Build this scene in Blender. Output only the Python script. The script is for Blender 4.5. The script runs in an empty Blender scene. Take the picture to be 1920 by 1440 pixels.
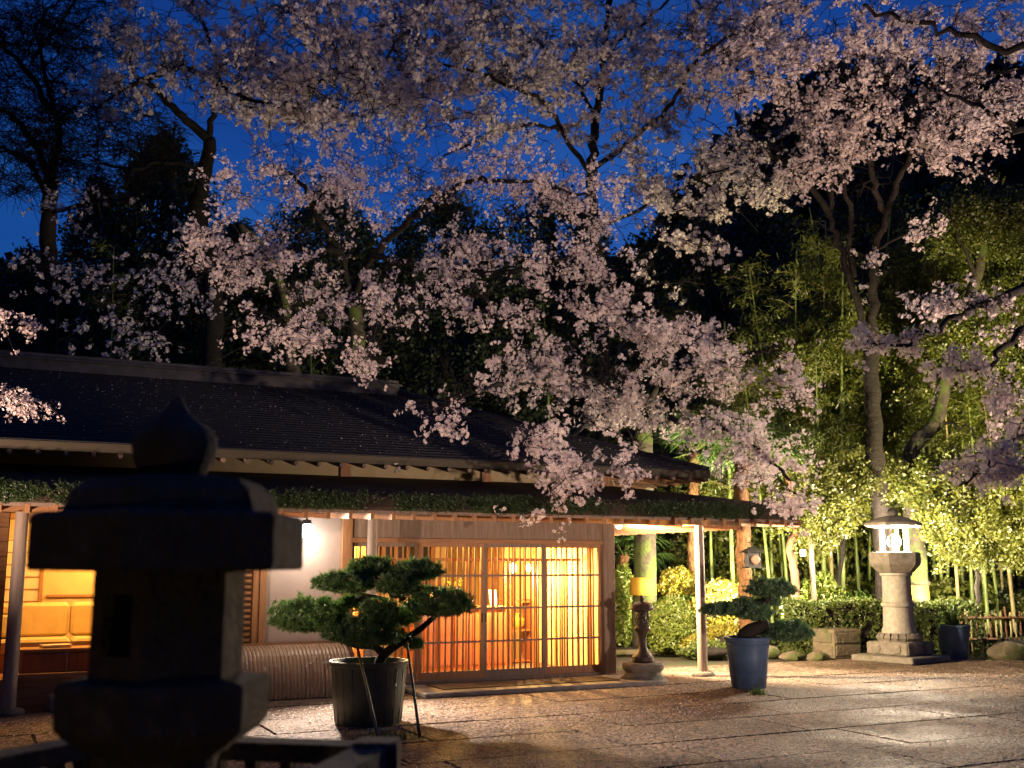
import bpy, math, random
import numpy as np
from mathutils import Matrix, Vector

random.seed(11)
rng = np.random.default_rng(11)
R = math.radians
SC = bpy.context.scene
COL = SC.collection

# ------------------------------------------------------------------ camera
EYE = 1.6
PITCH = R(9.55)
FOC = 2020.0                      # focal length in pixels of a 1920 wide picture
cam_d = bpy.data.cameras.new('camera')
cam_d.sensor_width = 36.0
cam_d.lens = FOC / 1920.0 * 36.0
cam_d.clip_start = 0.05
cam_d.clip_end = 2000.0
cam_d.dof.use_dof = True
cam_d.dof.focus_distance = 15.0
cam_d.dof.aperture_fstop = 2.4
cam = bpy.data.objects.new('camera', cam_d)
COL.objects.link(cam)
cam.location = (0, 0, EYE)
cam.rotation_euler = (R(90) + PITCH, 0, 0)
SC.camera = cam

# ------------------------------------------------------------------ world: blue hour
w = bpy.data.worlds.new('World')
SC.world = w
w.use_nodes = True
wn = w.node_tree
wn.nodes.clear()
wo = wn.nodes.new('ShaderNodeOutputWorld')
wb = wn.nodes.new('ShaderNodeBackground')
ws = wn.nodes.new('ShaderNodeTexSky')
ws.sky_type = 'NISHITA'
ws.sun_disc = False
ws.sun_elevation = R(-0.1)
ws.sun_rotation = R(10)
ws.air_density = 1.0
ws.dust_density = 0.1
ws.ozone_density = 6.0
SKY_STRENGTH = 0.30
wb.inputs['Strength'].default_value = SKY_STRENGTH
# thin dusk cloud, the same all over the sky
tcw = wn.nodes.new('ShaderNodeTexCoord')
mpw = wn.nodes.new('ShaderNodeMapping'); mpw.inputs['Scale'].default_value = (2.0, 2.0, 7.0)
nzw = wn.nodes.new('ShaderNodeTexNoise'); nzw.inputs['Scale'].default_value = 1.6; nzw.inputs['Detail'].default_value = 7
rpw = wn.nodes.new('ShaderNodeValToRGB')
rpw.color_ramp.elements[0].position = 0.35; rpw.color_ramp.elements[1].position = 0.7
rpw.color_ramp.elements[0].color = (.72, .78, .85, 1); rpw.color_ramp.elements[1].color = (1.5, 1.3, 1.1, 1)
mxw = wn.nodes.new('ShaderNodeMix'); mxw.data_type = 'RGBA'; mxw.blend_type = 'MULTIPLY'; mxw.inputs[0].default_value = 1.0
wn.links.new(tcw.outputs['Generated'], mpw.inputs['Vector']); wn.links.new(mpw.outputs[0], nzw.inputs['Vector'])
wn.links.new(nzw.outputs['Fac'], rpw.inputs['Fac'])
wn.links.new(ws.outputs[0], mxw.inputs[6]); wn.links.new(rpw.outputs[0], mxw.inputs[7])
wn.links.new(mxw.outputs[2], wb.inputs['Color'])
wn.links.new(wb.outputs[0], wo.inputs['Surface'])

SC.view_settings.view_transform = 'Standard'
SC.view_settings.look = 'None'
SC.view_settings.exposure = 0.6
SC.view_settings.gamma = 1.0
SC.view_settings.use_curve_mapping = False
cy = SC.cycles
cy.use_denoising = True
cy.max_bounces = 6
cy.diffuse_bounces = 3
cy.glossy_bounces = 2
cy.transmission_bounces = 4
cy.transparent_max_bounces = 8
cy.sample_clamp_indirect = 4.0
cy.caustics_reflective = False
cy.caustics_refractive = False

# ------------------------------------------------------------------ photograph geometry helpers
_F = np.array([0, math.cos(PITCH), math.sin(PITCH)])
_U = np.array([0, -math.sin(PITCH), math.cos(PITCH)])
_O = np.array([0, 0, EYE])

def ray(px, py):
    return np.array([(px - 960) / FOC, 0, 0]) + (720 - py) / FOC * _U + _F

def G(px, py, z=0.0):             # a point on the level z
    d = ray(px, py)
    return _O + d * ((z - EYE) / d[2])

def P(px, py, Y):                 # a point at the distance Y
    d = ray(px, py)
    return _O + d * (Y / d[1])

BA = R(26)                        # the tea house stands at 26 degrees
BU = np.array([math.cos(BA), math.sin(BA), 0])
BN = np.array([math.sin(BA), -math.cos(BA), 0])
BC = np.array([1.392, 15.928, 0.0])

def B(s, t, z):                   # along the front, out of the front, up
    return BC + s * BU + t * BN + np.array([0, 0, z])

# ------------------------------------------------------------------ materials
def nd(nt, kind, **kw):
    n = nt.nodes.new(kind)
    for k, v in kw.items():
        setattr(n, k, v)
    return n

def mat(name, c1, c2=None, scale=8.0, rough=0.7, bump=0.0, bscale=None, detail=6.0, stretch=(1, 1, 1), metal=0.0, spec=0.4,
        c3=None, s3=2.0, t3=0.55, coat=0.0):
    m = bpy.data.materials.new(name)
    m.use_nodes = True
    nt = m.node_tree
    b = nt.nodes['Principled BSDF']
    b.inputs['Roughness'].default_value = rough
    b.inputs['Metallic'].default_value = metal
    b.inputs['Specular IOR Level'].default_value = spec
    b.inputs['Coat Weight'].default_value = coat
    tc = nd(nt, 'ShaderNodeTexCoord')
    mp = nd(nt, 'ShaderNodeMapping')
    mp.inputs['Scale'].default_value = stretch
    nt.links.new(tc.outputs['Object'], mp.inputs['Vector'])
    c2 = c2 or tuple(x * 0.6 for x in c1)
    nz = nd(nt, 'ShaderNodeTexNoise')
    nz.inputs['Scale'].default_value = scale
    nz.inputs['Detail'].default_value = detail
    nz.inputs['Roughness'].default_value = 0.65
    nt.links.new(mp.outputs[0], nz.inputs['Vector'])
    rp = nd(nt, 'ShaderNodeValToRGB')
    rp.color_ramp.elements[0].position = 0.32
    rp.color_ramp.elements[1].position = 0.68
    rp.color_ramp.elements[0].color = (*c2, 1)
    rp.color_ramp.elements[1].color = (*c1, 1)
    nt.links.new(nz.outputs['Fac'], rp.inputs['Fac'])
    out = rp.outputs[0]
    if c3:
        n3 = nd(nt, 'ShaderNodeTexNoise')
        n3.inputs['Scale'].default_value = s3
        n3.inputs['Detail'].default_value = 5
        nt.links.new(tc.outputs['Object'], n3.inputs['Vector'])
        r3 = nd(nt, 'ShaderNodeValToRGB')
        r3.color_ramp.elements[0].position = t3
        r3.color_ramp.elements[1].position = t3 + 0.12
        nt.links.new(n3.outputs['Fac'], r3.inputs['Fac'])
        mx = nd(nt, 'ShaderNodeMix', data_type='RGBA')
        nt.links.new(r3.outputs[0], mx.inputs[0])
        nt.links.new(out, mx.inputs[6])
        mx.inputs[7].default_value = (*c3, 1)
        out = mx.outputs[2]
    nt.links.new(out, b.inputs['Base Color'])
    if bump:
        bz = nd(nt, 'ShaderNodeTexNoise')
        bz.inputs['Scale'].default_value = bscale or scale * 3
        bz.inputs['Detail'].default_value = 4
        nt.links.new(mp.outputs[0], bz.inputs['Vector'])
        bp = nd(nt, 'ShaderNodeBump')
        bp.inputs['Strength'].default_value = bump
        bp.inputs['Distance'].default_value = 0.02
        nt.links.new(bz.outputs['Fac'], bp.inputs['Height'])
        nt.links.new(bp.outputs[0], b.inputs['Normal'])
    return m

def leafmat(name, c1, c2, trans=0.35, rough=0.5, gloss=0.06):
    m = bpy.data.materials.new(name)
    m.use_nodes = True
    nt = m.node_tree
    nt.nodes.clear()
    o = nd(nt, 'ShaderNodeOutputMaterial')
    g = nd(nt, 'ShaderNodeNewGeometry')
    rp = nd(nt, 'ShaderNodeValToRGB')
    rp.color_ramp.elements[0].color = (*c1, 1)
    rp.color_ramp.elements[1].color = (*c2, 1)
    nt.links.new(g.outputs['Random Per Island'], rp.inputs['Fac'])
    d = nd(nt, 'ShaderNodeBsdfDiffuse')
    t = nd(nt, 'ShaderNodeBsdfTranslucent')
    mx = nd(nt, 'ShaderNodeMixShader')
    mx.inputs[0].default_value = trans
    nt.links.new(rp.outputs[0], d.inputs['Color'])
    nt.links.new(rp.outputs[0], t.inputs['Color'])
    nt.links.new(d.outputs[0], mx.inputs[1])
    nt.links.new(t.outputs[0], mx.inputs[2])
    last = mx
    if gloss:
        gl = nd(nt, 'ShaderNodeBsdfGlossy')
        gl.inputs['Roughness'].default_value = rough
        gl.inputs['Color'].default_value = (1, 1, 1, 1)
        m2 = nd(nt, 'ShaderNodeMixShader')
        m2.inputs[0].default_value = gloss
        nt.links.new(mx.outputs[0], m2.inputs[1])
        nt.links.new(gl.outputs[0], m2.inputs[2])
        last = m2
    nt.links.new(last.outputs[0], o.inputs['Surface'])
    return m

def emis(name, col, strength):
    m = bpy.data.materials.new(name)
    m.use_nodes = True
    nt = m.node_tree
    nt.nodes.clear()
    o = nd(nt, 'ShaderNodeOutputMaterial')
    e = nd(nt, 'ShaderNodeEmission')
    e.inputs['Color'].default_value = (*col, 1)
    e.inputs['Strength'].default_value = strength
    nt.links.new(e.outputs[0], o.inputs['Surface'])
    return m

def glassmat(name, tint=(1, 1, 1), refl=0.08):
    m = bpy.data.materials.new(name)
    m.use_nodes = True
    nt = m.node_tree
    nt.nodes.clear()
    o = nd(nt, 'ShaderNodeOutputMaterial')
    t = nd(nt, 'ShaderNodeBsdfTransparent')
    t.inputs['Color'].default_value = (*tint, 1)
    g = nd(nt, 'ShaderNodeBsdfGlossy')
    g.inputs['Roughness'].default_value = 0.03
    fr = nd(nt, 'ShaderNodeFresnel')
    fr.inputs['IOR'].default_value = 1.45
    mx = nd(nt, 'ShaderNodeMixShader')
    nt.links.new(fr.outputs[0], mx.inputs[0])
    nt.links.new(t.outputs[0], mx.inputs[1])
    nt.links.new(g.outputs[0], mx.inputs[2])
    nt.links.new(mx.outputs[0], o.inputs['Surface'])
    return m

M = {}
M['ground'] = mat('soil', (0.075, 0.055, 0.035), (0.03, 0.026, 0.016), 6, 0.9, 0.6, 30, c3=(0.03, 0.05, 0.015), s3=0.8, t3=0.5)
M['bark'] = mat('cherry_bark', (0.024, 0.018, 0.014), (0.008, 0.006, 0.005), 7, 0.9, 1.0, 14, stretch=(1, 1, 2.2))
M['bark_moss'] = mat('mossy_bark', (0.085, 0.07, 0.05), (0.03, 0.024, 0.018), 9, 0.9, 0.8, 22, c3=(0.07, 0.10, 0.02), s3=3.5, t3=0.47)
M['bark_red'] = mat('red_bark', (0.17, 0.075, 0.035), (0.07, 0.03, 0.016), 8, 0.8, 0.6, 20, stretch=(1, 1, 0.4))
M['palm_bark'] = mat('palm_fibre', (0.26, 0.13, 0.05), (0.07, 0.035, 0.015), 16, 0.9, 1.0, 40, stretch=(1, 1, 0.5))
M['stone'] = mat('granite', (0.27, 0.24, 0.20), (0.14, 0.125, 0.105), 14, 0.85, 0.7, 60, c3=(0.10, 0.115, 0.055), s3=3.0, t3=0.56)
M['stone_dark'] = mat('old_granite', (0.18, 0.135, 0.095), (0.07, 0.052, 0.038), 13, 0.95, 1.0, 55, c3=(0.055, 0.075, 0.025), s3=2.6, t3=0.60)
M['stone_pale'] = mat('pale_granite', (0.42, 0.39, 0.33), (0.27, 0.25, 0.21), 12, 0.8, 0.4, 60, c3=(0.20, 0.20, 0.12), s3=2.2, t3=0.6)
M['rock'] = mat('garden_rock', (0.23, 0.19, 0.13), (0.09, 0.075, 0.05), 5, 0.9, 1.0, 18, c3=(0.07, 0.09, 0.025), s3=2.5, t3=0.5)
M['bronze'] = mat('weathered_bronze', (0.085, 0.058, 0.045), (0.035, 0.026, 0.022), 12, 0.55, 0.4, 40, metal=0.35)
M['wood'] = mat('cedar', (0.42, 0.22, 0.095), (0.27, 0.125, 0.05), 5, 0.55, 0.15, 30, stretch=(6, 6, 0.5))
M['woodh'] = mat('cedar_rail', (0.40, 0.21, 0.09), (0.26, 0.12, 0.048), 5, 0.55, 0.15, 30, stretch=(0.5, 6, 6))
M['wood_grey'] = mat('weathered_cedar', (0.30, 0.22, 0.16), (0.18, 0.125, 0.085), 5, 0.7, 0.2, 30, stretch=(5, 5, 0.5))
M['wood_dark'] = mat('dark_cedar', (0.14, 0.065, 0.03), (0.07, 0.032, 0.015), 5, 0.55, 0.2, 30, stretch=(0.5, 6, 6))
M['wood_red'] = mat('reddish_counter_wood', (0.34, 0.115, 0.04), (0.22, 0.065, 0.022), 4, 0.4, 0.1, 30, stretch=(6, 6, 0.6))
M['round_post'] = mat('peeled_log', (0.40, 0.33, 0.26), (0.27, 0.20, 0.15), 4, 0.6, 0.2, 25, stretch=(6, 6, 0.5))
M['plaster'] = mat('earth_plaster', (0.45, 0.36, 0.30), (0.38, 0.30, 0.25), 5, 0.9, 0.15, 120)
M['plaster_in'] = mat('warm_plaster', (0.66, 0.52, 0.28), (0.56, 0.43, 0.22), 4, 0.9, 0.1, 60)
M['plaster_up'] = mat('clerestory_plaster', (0.50, 0.41, 0.24), (0.42, 0.34, 0.19), 5, 0.9, 0.1, 60)
M['shingle'] = mat('dark_roof_shingle', (0.028, 0.026, 0.026), (0.014, 0.013, 0.013), 7, 0.65, 0.4, 30, stretch=(4, 1, 1))
M['ridge'] = mat('ridge_metal', (0.11, 0.105, 0.10), (0.05, 0.047, 0.045), 6, 0.45, 0.2, 20)
M['bark_roof'] = mat('cypress_bark_roof', (0.085, 0.05, 0.032), (0.035, 0.022, 0.015), 9, 0.85, 0.8, 40, stretch=(0.6, 3, 3), c3=(0.04, 0.06, 0.015), s3=2.0, t3=0.55)
M['fascia'] = mat('fascia_board', (0.09, 0.075, 0.045), (0.06, 0.05, 0.03), 5, 0.7, 0.2, 30, stretch=(0.5, 6, 6))
M['bamboo_split'] = mat('split_bamboo', (0.55, 0.38, 0.24), (0.36, 0.23, 0.14), 7, 0.3, 0.2, 30, stretch=(5, 1, 1))
M['pot_green'] = mat('green_grey_plastic', (0.11, 0.125, 0.085), (0.075, 0.085, 0.058), 5, 0.42, 0.1, 40)
M['pot_blue'] = mat('blue_plastic', (0.075, 0.13, 0.23), (0.05, 0.09, 0.16), 5, 0.4, 0.15, 40, c3=(0.05, 0.05, 0.05), s3=2.0, t3=0.6)
M['pot_soil'] = mat('potting_soil', (0.05, 0.035, 0.02), (0.02, 0.014, 0.01), 25, 0.95, 1.0, 50)
M['culm'] = mat('bamboo_culm', (0.19, 0.24, 0.06), (0.11, 0.15, 0.04), 3, 0.42, 0.05, 20, stretch=(3, 3, 0.4))
M['culm_old'] = mat('old_bamboo_culm', (0.30, 0.26, 0.11), (0.19, 0.155, 0.07), 3, 0.5, 0.05, 20, stretch=(3, 3, 0.4))
M['band'] = mat('yellow_straw_band', (0.46, 0.27, 0.03), (0.36, 0.20, 0.02), 6, 0.7, 0.3, 60, stretch=(1, 1, 9))
M['black'] = mat('black_iron', (0.02, 0.018, 0.016), (0.012, 0.011, 0.01), 10, 0.55, 0.2, 40, metal=0.3)
M['white_box'] = mat('white_plastic', (0.72, 0.72, 0.70), (0.62, 0.62, 0.60), 6, 0.5)
M['paper'] = mat('paper', (0.75, 0.68, 0.5), (0.68, 0.6, 0.42), 5, 0.8)
M['cushion'] = mat('sofa_fabric', (0.68, 0.52, 0.24), (0.56, 0.42, 0.18), 9, 0.85, 0.15, 80)
M['red'] = mat('red_glaze', (0.45, 0.035, 0.02), (0.3, 0.02, 0.012), 6, 0.35)
M['mat'] = mat('door_mat', (0.16, 0.12, 0.085), (0.09, 0.065, 0.045), 30, 0.9, 0.6, 90)
M['petal'] = leafmat('cherry_petal', (0.80, 0.66, 0.64), (0.92, 0.84, 0.80), 0.2, gloss=0)
M['petal_far'] = leafmat('pale_cherry_petal', (0.72, 0.62, 0.62), (0.88, 0.80, 0.78), 0.2, gloss=0)
M['petal_fallen'] = leafmat('fallen_petal', (0.62, 0.50, 0.48), (0.80, 0.70, 0.68), 0.1, gloss=0.03)
M['leaf_bamboo'] = leafmat('bamboo_leaf', (0.075, 0.115, 0.010), (0.19, 0.20, 0.016), 0.4)
M['leaf_maple'] = leafmat('spring_maple_leaf', (0.08, 0.105, 0.008), (0.165, 0.17, 0.013), 0.45)
M['leaf_hedge'] = leafmat('hedge_leaf', (0.06, 0.105, 0.018), (0.15, 0.19, 0.03), 0.25)
M['leaf_shrub'] = leafmat('shrub_leaf', (0.12, 0.19, 0.025), (0.25, 0.29, 0.04), 0.35)
M['leaf_gold'] = leafmat('golden_leaf', (0.22, 0.21, 0.02), (0.36, 0.31, 0.03), 0.35)
M['leaf_dark'] = leafmat('evergreen_leaf', (0.022, 0.035, 0.012), (0.05, 0.07, 0.02), 0.15)
M['leaf_palm'] = leafmat('palm_leaf', (0.055, 0.13, 0.02), (0.12, 0.22, 0.035), 0.3)
M['needle'] = leafmat('pine_needle', (0.07, 0.16, 0.028), (0.13, 0.24, 0.05), 0.2)
M['needle_blue'] = leafmat('blue_pine_needle', (0.06, 0.14, 0.055), (0.11, 0.21, 0.085), 0.2)
M['moss'] = leafmat('roof_moss', (0.022, 0.055, 0.010), (0.06, 0.105, 0.02), 0.2)
M['grass'] = leafmat('grass_blade', (0.05, 0.12, 0.018), (0.12, 0.20, 0.03), 0.3)
M['glass'] = glassmat('window_glass')
M['lamp_white'] = emis('lamp_white', (1.0, 0.93, 0.82), 30)
M['lamp_cool'] = emis('lamp_cool', (0.80, 0.92, 1.0), 12)
M['lamp_warm'] = emis('lamp_warm', (1.0, 0.72, 0.32), 14)
M['lamp_lantern'] = emis('lantern_bulb', (1.0, 0.88, 0.68), 90)

# ------------------------------------------------------------------ mesh helpers
class MB:
    """collects shapes into one mesh"""
    def __init__(s):
        s.v = []; s.f = []
    def add(s, verts, faces):
        o = len(s.v)
        s.v.extend([tuple(map(float, x)) for x in verts])
        s.f.extend([tuple(i + o for i in f) for f in faces])
        return s
    def box(s, x0, x1, y0, y1, z0, z1):
        return s.add([(x0, y0, z0), (x1, y0, z0), (x1, y1, z0), (x0, y1, z0), (x0, y0, z1), (x1, y0, z1), (x1, y1, z1), (x0, y1, z1)],
                     [(0, 3, 2, 1), (4, 5, 6, 7), (0, 1, 5, 4), (1, 2, 6, 5), (2, 3, 7, 6), (3, 0, 4, 7)])
    def cbox(s, x0, x1, y0, y1, z0, z1, c=0.01):   # box with chamfered vertical and top edges
        ring = lambda e, z: [(x0 + e + c, y0 + e, z), (x1 - e - c, y0 + e, z), (x1 - e, y0 + e + c, z), (x1 - e, y1 - e - c, z),
                             (x1 - e - c, y1 - e, z), (x0 + e + c, y1 - e, z), (x0 + e, y1 - e - c, z), (x0 + e, y0 + e + c, z)]
        return s.rings([ring(c, z0), ring(0, z0 + c), ring(0, z1 - c), ring(c, z1)])
    def rings(s, rs, cap=True, closed=True):
        n = len(rs[0]); v = []; f = []
        for r in rs: v.extend(r)
        for k in range(len(rs) - 1):
            for i in range(n if closed else n - 1):
                j = (i + 1) % n
                f.append((k * n + i, k * n + j, (k + 1) * n + j, (k + 1) * n + i))
        if cap:
            f.append(tuple(range(n - 1, -1, -1)))
            f.append(tuple((len(rs) - 1) * n + i for i in range(n)))
        return s.add(v, f)
    def lathe(s, prof, n=24, c=(0, 0), a0=0.0, wob=0.0, cap=True):
        rs = []
        for r, z in prof:
            rs.append([(c[0] + r * math.cos(a0 + 2 * math.pi * i / n) * (1 + wob * math.sin(3 * i + z * 7)), c[1] + r * math.sin(a0 + 2 * math.pi * i / n) * (1 + wob * math.cos(2 * i - z * 5)), z) for i in range(n)])
        return s.rings(rs, cap)
    def tube(s, pts, rad, n=6, cap=True):
        pts = [np.asarray(p, float) for p in pts]
        rs = []; ref = None
        for i, p in enumerate(pts):
            d = pts[min(i + 1, len(pts) - 1)] - pts[max(i - 1, 0)]
            L = np.linalg.norm(d); d = d / L if L > 1e-9 else np.array([0, 0, 1.0])
            if ref is None:
                ref = np.array([1.0, 0, 0]) if abs(d[0]) < 0.8 else np.array([0, 1.0, 0])
            a = ref - d * (ref @ d); a /= np.linalg.norm(a); ref = a
            b = np.cross(d, a)
            r = rad[i] if hasattr(rad, '__len__') else rad
            rs.append([p + r * (math.cos(2 * math.pi * k / n) * a + math.sin(2 * math.pi * k / n) * b) for k in range(n)])
        return s.rings(rs, cap)
    def mesh(s, name):
        me = bpy.data.meshes.new(name)
        me.from_pydata(s.v, [], s.f)
        me.update()
        return me
    def build(s, name, m, parent=None, smooth=False):
        return mesh_obj(name, s.mesh(name), m, parent, smooth)

def mesh_obj(name, me, m, parent=None, smooth=False):
    if m is not None and not me.materials:
        me.materials.append(m)
    if smooth:
        me.polygons.foreach_set('use_smooth', [True] * len(me.polygons))
        if smooth == 'auto':
            me.polygons.foreach_set('use_smooth', [True] * len(me.polygons))
            me.set_sharp_from_angle(angle=R(38))
    o = bpy.data.objects.new(name, me)
    COL.objects.link(o)
    if parent is not None:
        o.parent = parent
    return o

def np_mesh(name, V, k):
    """V: (n, k, 3) separate k-gons"""
    n = V.shape[0]
    me = bpy.data.meshes.new(name)
    me.vertices.add(n * k)
    me.vertices.foreach_set('co', V.reshape(-1).astype(np.float32))
    me.loops.add(n * k)
    me.loops.foreach_set('vertex_index', np.arange(n * k, dtype=np.int32))
    me.polygons.add(n)
    me.polygons.foreach_set('loop_start', np.arange(0, n * k, k, dtype=np.int32))
    me.update(calc_edges=True)
    return me

def thing(name, label, cat, loc=(0, 0, 0), rz=0.0, group=None):
    o = bpy.data.objects.new(name, None)
    COL.objects.link(o)
    o.location = tuple(map(float, loc)); o.rotation_euler = (0, 0, rz)
    o.empty_display_size = 0.2
    o['label'] = label; o['category'] = cat
    if group: o['group'] = group
    return o

def tag(o, label, cat, group=None):
    o['label'] = label; o['category'] = cat
    if group: o['group'] = group
    return o

def struct(o, kind='structure'):
    o['kind'] = kind
    return o

def local(root):                 # world point -> the thing's own frame
    c, s_ = math.cos(root.rotation_euler.z), math.sin(root.rotation_euler.z)
    L = np.array(root.location)
    def f(p):
        v = np.asarray(p, float) - L
        return np.array([c * v[0] + s_ * v[1], -s_ * v[0] + c * v[1], v[2]])
    return f

def copy_thing(o, loc, rz, label=None):
    c = o.copy(); COL.objects.link(c)
    c.location = tuple(map(float, loc)); c.rotation_euler = (0, 0, rz)
    if label: c['label'] = label
    for ch in o.children:
        k = ch.copy(); COL.objects.link(k); k.parent = c
    return c

def rot_rand(n, tilt=1.0):
    """n random rotation matrices; tilt 1 = any direction"""
    q = rng.normal(size=(n, 4)); q[:, 1:3] *= tilt
    q /= np.linalg.norm(q, axis=1)[:, None]
    a, b, c, d = q.T
    return np.stack([np.stack([a*a+b*b-c*c-d*d, 2*(b*c-a*d), 2*(b*d+a*c)], -1),
                     np.stack([2*(b*c+a*d), a*a-b*b+c*c-d*d, 2*(c*d-a*b)], -1),
                     np.stack([2*(b*d-a*c), 2*(c*d+a*b), a*a-b*b-c*c+d*d], -1)], 1)

def scatter(templates, pos, scale, tilt=1.0, rots=None):
    """templates: list of (n,k,3); one at every position -> (N,k,3)"""
    pos = np.asarray(pos); n = len(pos)
    scale = np.broadcast_to(scale, n)
    rots = rot_rand(n, tilt) if rots is None else rots
    which = rng.integers(0, len(templates), n)
    out = []
    for i, T in enumerate(templates):
        sel = np.where(which == i)[0]
        if len(sel) == 0: continue
        v = np.einsum('nij,mkj->nmki', rots[sel], T) * scale[sel, None, None, None] + pos[sel, None, None, :]
        out.append(v.reshape(-1, T.shape[1], 3))
    return np.concatenate(out)

def rhomb(w, l, n, r, fl=1.0, droop=0.0):
    """a clump of n rhombic leaves of length l and width w in a ball of radius r"""
    T = np.zeros((n, 4, 3))
    R_ = rot_rand(n)
    base = np.array([[0, 0, 0], [w / 2, l * .45, w * .15], [0, l, -l * .12], [-w / 2, l * .45, w * .15]])
    for i in range(n):
        c = rng.normal(size=3); c *= r * rng.random() ** .5 / np.linalg.norm(c); c[2] *= fl
        v = base @ R_[i].T
        v[:, 2] -= droop * np.linalg.norm(v[:, :2], axis=1)
        T[i] = v + c
    return T

def flowers(n, r, fr):
    """an irregular spray of n five-petalled flowers"""
    out = []
    for i in range(n):
        d = rng.normal(size=3) + [0, 0, -.25]; d /= np.linalg.norm(d)
        c = d * r * (0.25 + 0.85 * rng.random()) + rng.normal(size=3) * r * .25
        f = fr * rng.uniform(.7, 1.15)
        d = d + rng.normal(size=3) * .5; d /= np.linalg.norm(d)
        a = np.cross(d, [0.3, 0.5, 0.8]); a /= np.linalg.norm(a); b = np.cross(d, a)
        for k in range(5):
            t0 = 2 * math.pi * k / 5 + i; h = 0.46
            p1 = c + f * (math.cos(t0 - h) * a + math.sin(t0 - h) * b) + d * f * .35
            p2 = c + f * (math.cos(t0 + h) * a + math.sin(t0 + h) * b) + d * f * .35
            out.append([c, p1, p2])
    return np.array(out)

TF_NEAR = [flowers(int(rng.integers(6, 15)), 0.050, 0.021) for _ in range(10)]
TF_MID = [flowers(int(rng.integers(5, 11)), 0.055, 0.026) for _ in range(10)]
TF_FAR = [flowers(int(rng.integers(5, 10)), 0.075, 0.042) for _ in range(10)]

# ------------------------------------------------------------------ ground and hill: one sheet
def hill(x, y):
    e = np.clip((y - 27) / 75.0, 0, 1); e = e * e * (3 - 2 * e)
    side = np.clip((x - 6) / 26.0, 0, 1); side = side * side * (3 - 2 * side)
    h = e * (25 + 20 * side)
    h = h + e * 2.2 * np.sin(x * .13 + 1.3) * np.cos(y * .09) + e * 1.2 * np.sin(x * .37 + y * .21)
    return h

def grid_obj():
    xs = np.concatenate([np.linspace(-220, -32, 24), np.linspace(-30, 30, 61), np.linspace(32, 220, 24)])
    ys = np.concatenate([np.linspace(-60, 24, 12), np.linspace(26, 110, 60), np.linspace(115, 330, 12)])
    X, Y = np.meshgrid(xs, ys)
    Z = hill(X, Y) - 0.05
    V = np.stack([X, Y, Z], -1).reshape(-1, 3)
    nx = len(xs); f = []
    for j in range(len(ys) - 1):
        for i in range(nx - 1):
            a = j * nx + i
            f.append((a, a + 1, a + nx + 1, a + nx))
    me = bpy.data.meshes.new('ground'); me.from_pydata([tuple(v) for v in V], [], f)
    return struct(mesh_obj('ground', me, M['ground'], None, True))
ground = grid_obj()

# paving slabs, rows run along the building
def slabmat():
    m = bpy.data.materials.new('washed_aggregate'); m.use_nodes = True
    nt = m.node_tree; b = nt.nodes['Principled BSDF']
    g = nd(nt, 'ShaderNodeNewGeometry')
    def noise(sc, det):
        n_ = nd(nt, 'ShaderNodeTexNoise'); n_.inputs['Scale'].default_value = sc; n_.inputs['Detail'].default_value = det
        nt.links.new(g.outputs['Position'], n_.inputs['Vector']); return n_
    def ramp(src, a, ca, b_, cb):
        r_ = nd(nt, 'ShaderNodeValToRGB'); r_.color_ramp.elements[0].position = a; r_.color_ramp.elements[1].position = b_
        r_.color_ramp.elements[0].color = (*ca, 1); r_.color_ramp.elements[1].color = (*cb, 1); nt.links.new(src, r_.inputs['Fac']); return r_
    vo = nd(nt, 'ShaderNodeTexVoronoi'); vo.inputs['Scale'].default_value = 34
    nt.links.new(g.outputs['Position'], vo.inputs['Vector'])
    sep = nd(nt, 'ShaderNodeSeparateColor'); nt.links.new(vo.outputs['Color'], sep.inputs[0])
    peb = ramp(sep.outputs[0], 0.05, (.06, .042, .03), 0.95, (.52, .38, .28))
    big = ramp(noise(.55, 5).outputs['Fac'], .38, (.42, .38, .34), .66, (1, 1, 1))
    mx = nd(nt, 'ShaderNodeMix', data_type='RGBA', blend_type='MULTIPLY'); mx.inputs[0].default_value = 1
    nt.links.new(peb.outputs[0], mx.inputs[6]); nt.links.new(big.outputs[0], mx.inputs[7])
    nt.links.new(mx.outputs[2], b.inputs['Base Color'])
    ro = ramp(noise(1.1, 4).outputs['Fac'], .35, (.62, .62, .62), .65, (.9, .9, .9))
    nt.links.new(ro.outputs[0], b.inputs['Roughness'])
    b.inputs['Specular IOR Level'].default_value = .32
    bp = nd(nt, 'ShaderNodeBump'); bp.inputs['Strength'].default_value = 1.0; bp.inputs['Distance'].default_value = .02; bp.invert = True
    nt.links.new(vo.outputs['Distance'], bp.inputs['Height'])
    b2 = nd(nt, 'ShaderNodeBump'); b2.inputs['Strength'].default_value = .5; b2.inputs['Distance'].default_value = .03
    nt.links.new(noise(7, 6).outputs['Fac'], b2.inputs['Height']); nt.links.new(bp.outputs[0], b2.inputs['Normal'])
    nt.links.new(b2.outputs[0], b.inputs['Normal'])
    return m
M['slab'] = slabmat()
court = MB().box(-14, 14, -9, 7, -0.045, -0.02).build('courtyard', M['ground'])
court.location = tuple(map(float, B(0, 5.5, 0))); court.rotation_euler = (0, 0, BA)
struct(court)
slab_meshes = []
def slab_mesh(lx, ly, k):
    b = MB(); b.cbox(-lx / 2, lx / 2, -ly / 2, ly / 2, -0.03, 0.0, 0.0015)
    me = b.mesh('paving_stone')
    return me
SL, SW, GAP = 2.1, 1.02, 0.034
sm = [slab_mesh(SL - GAP, SW - GAP, k) for k in range(3)]
for me in sm: me.materials.append(M['slab'])
nsl = 0
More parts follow.
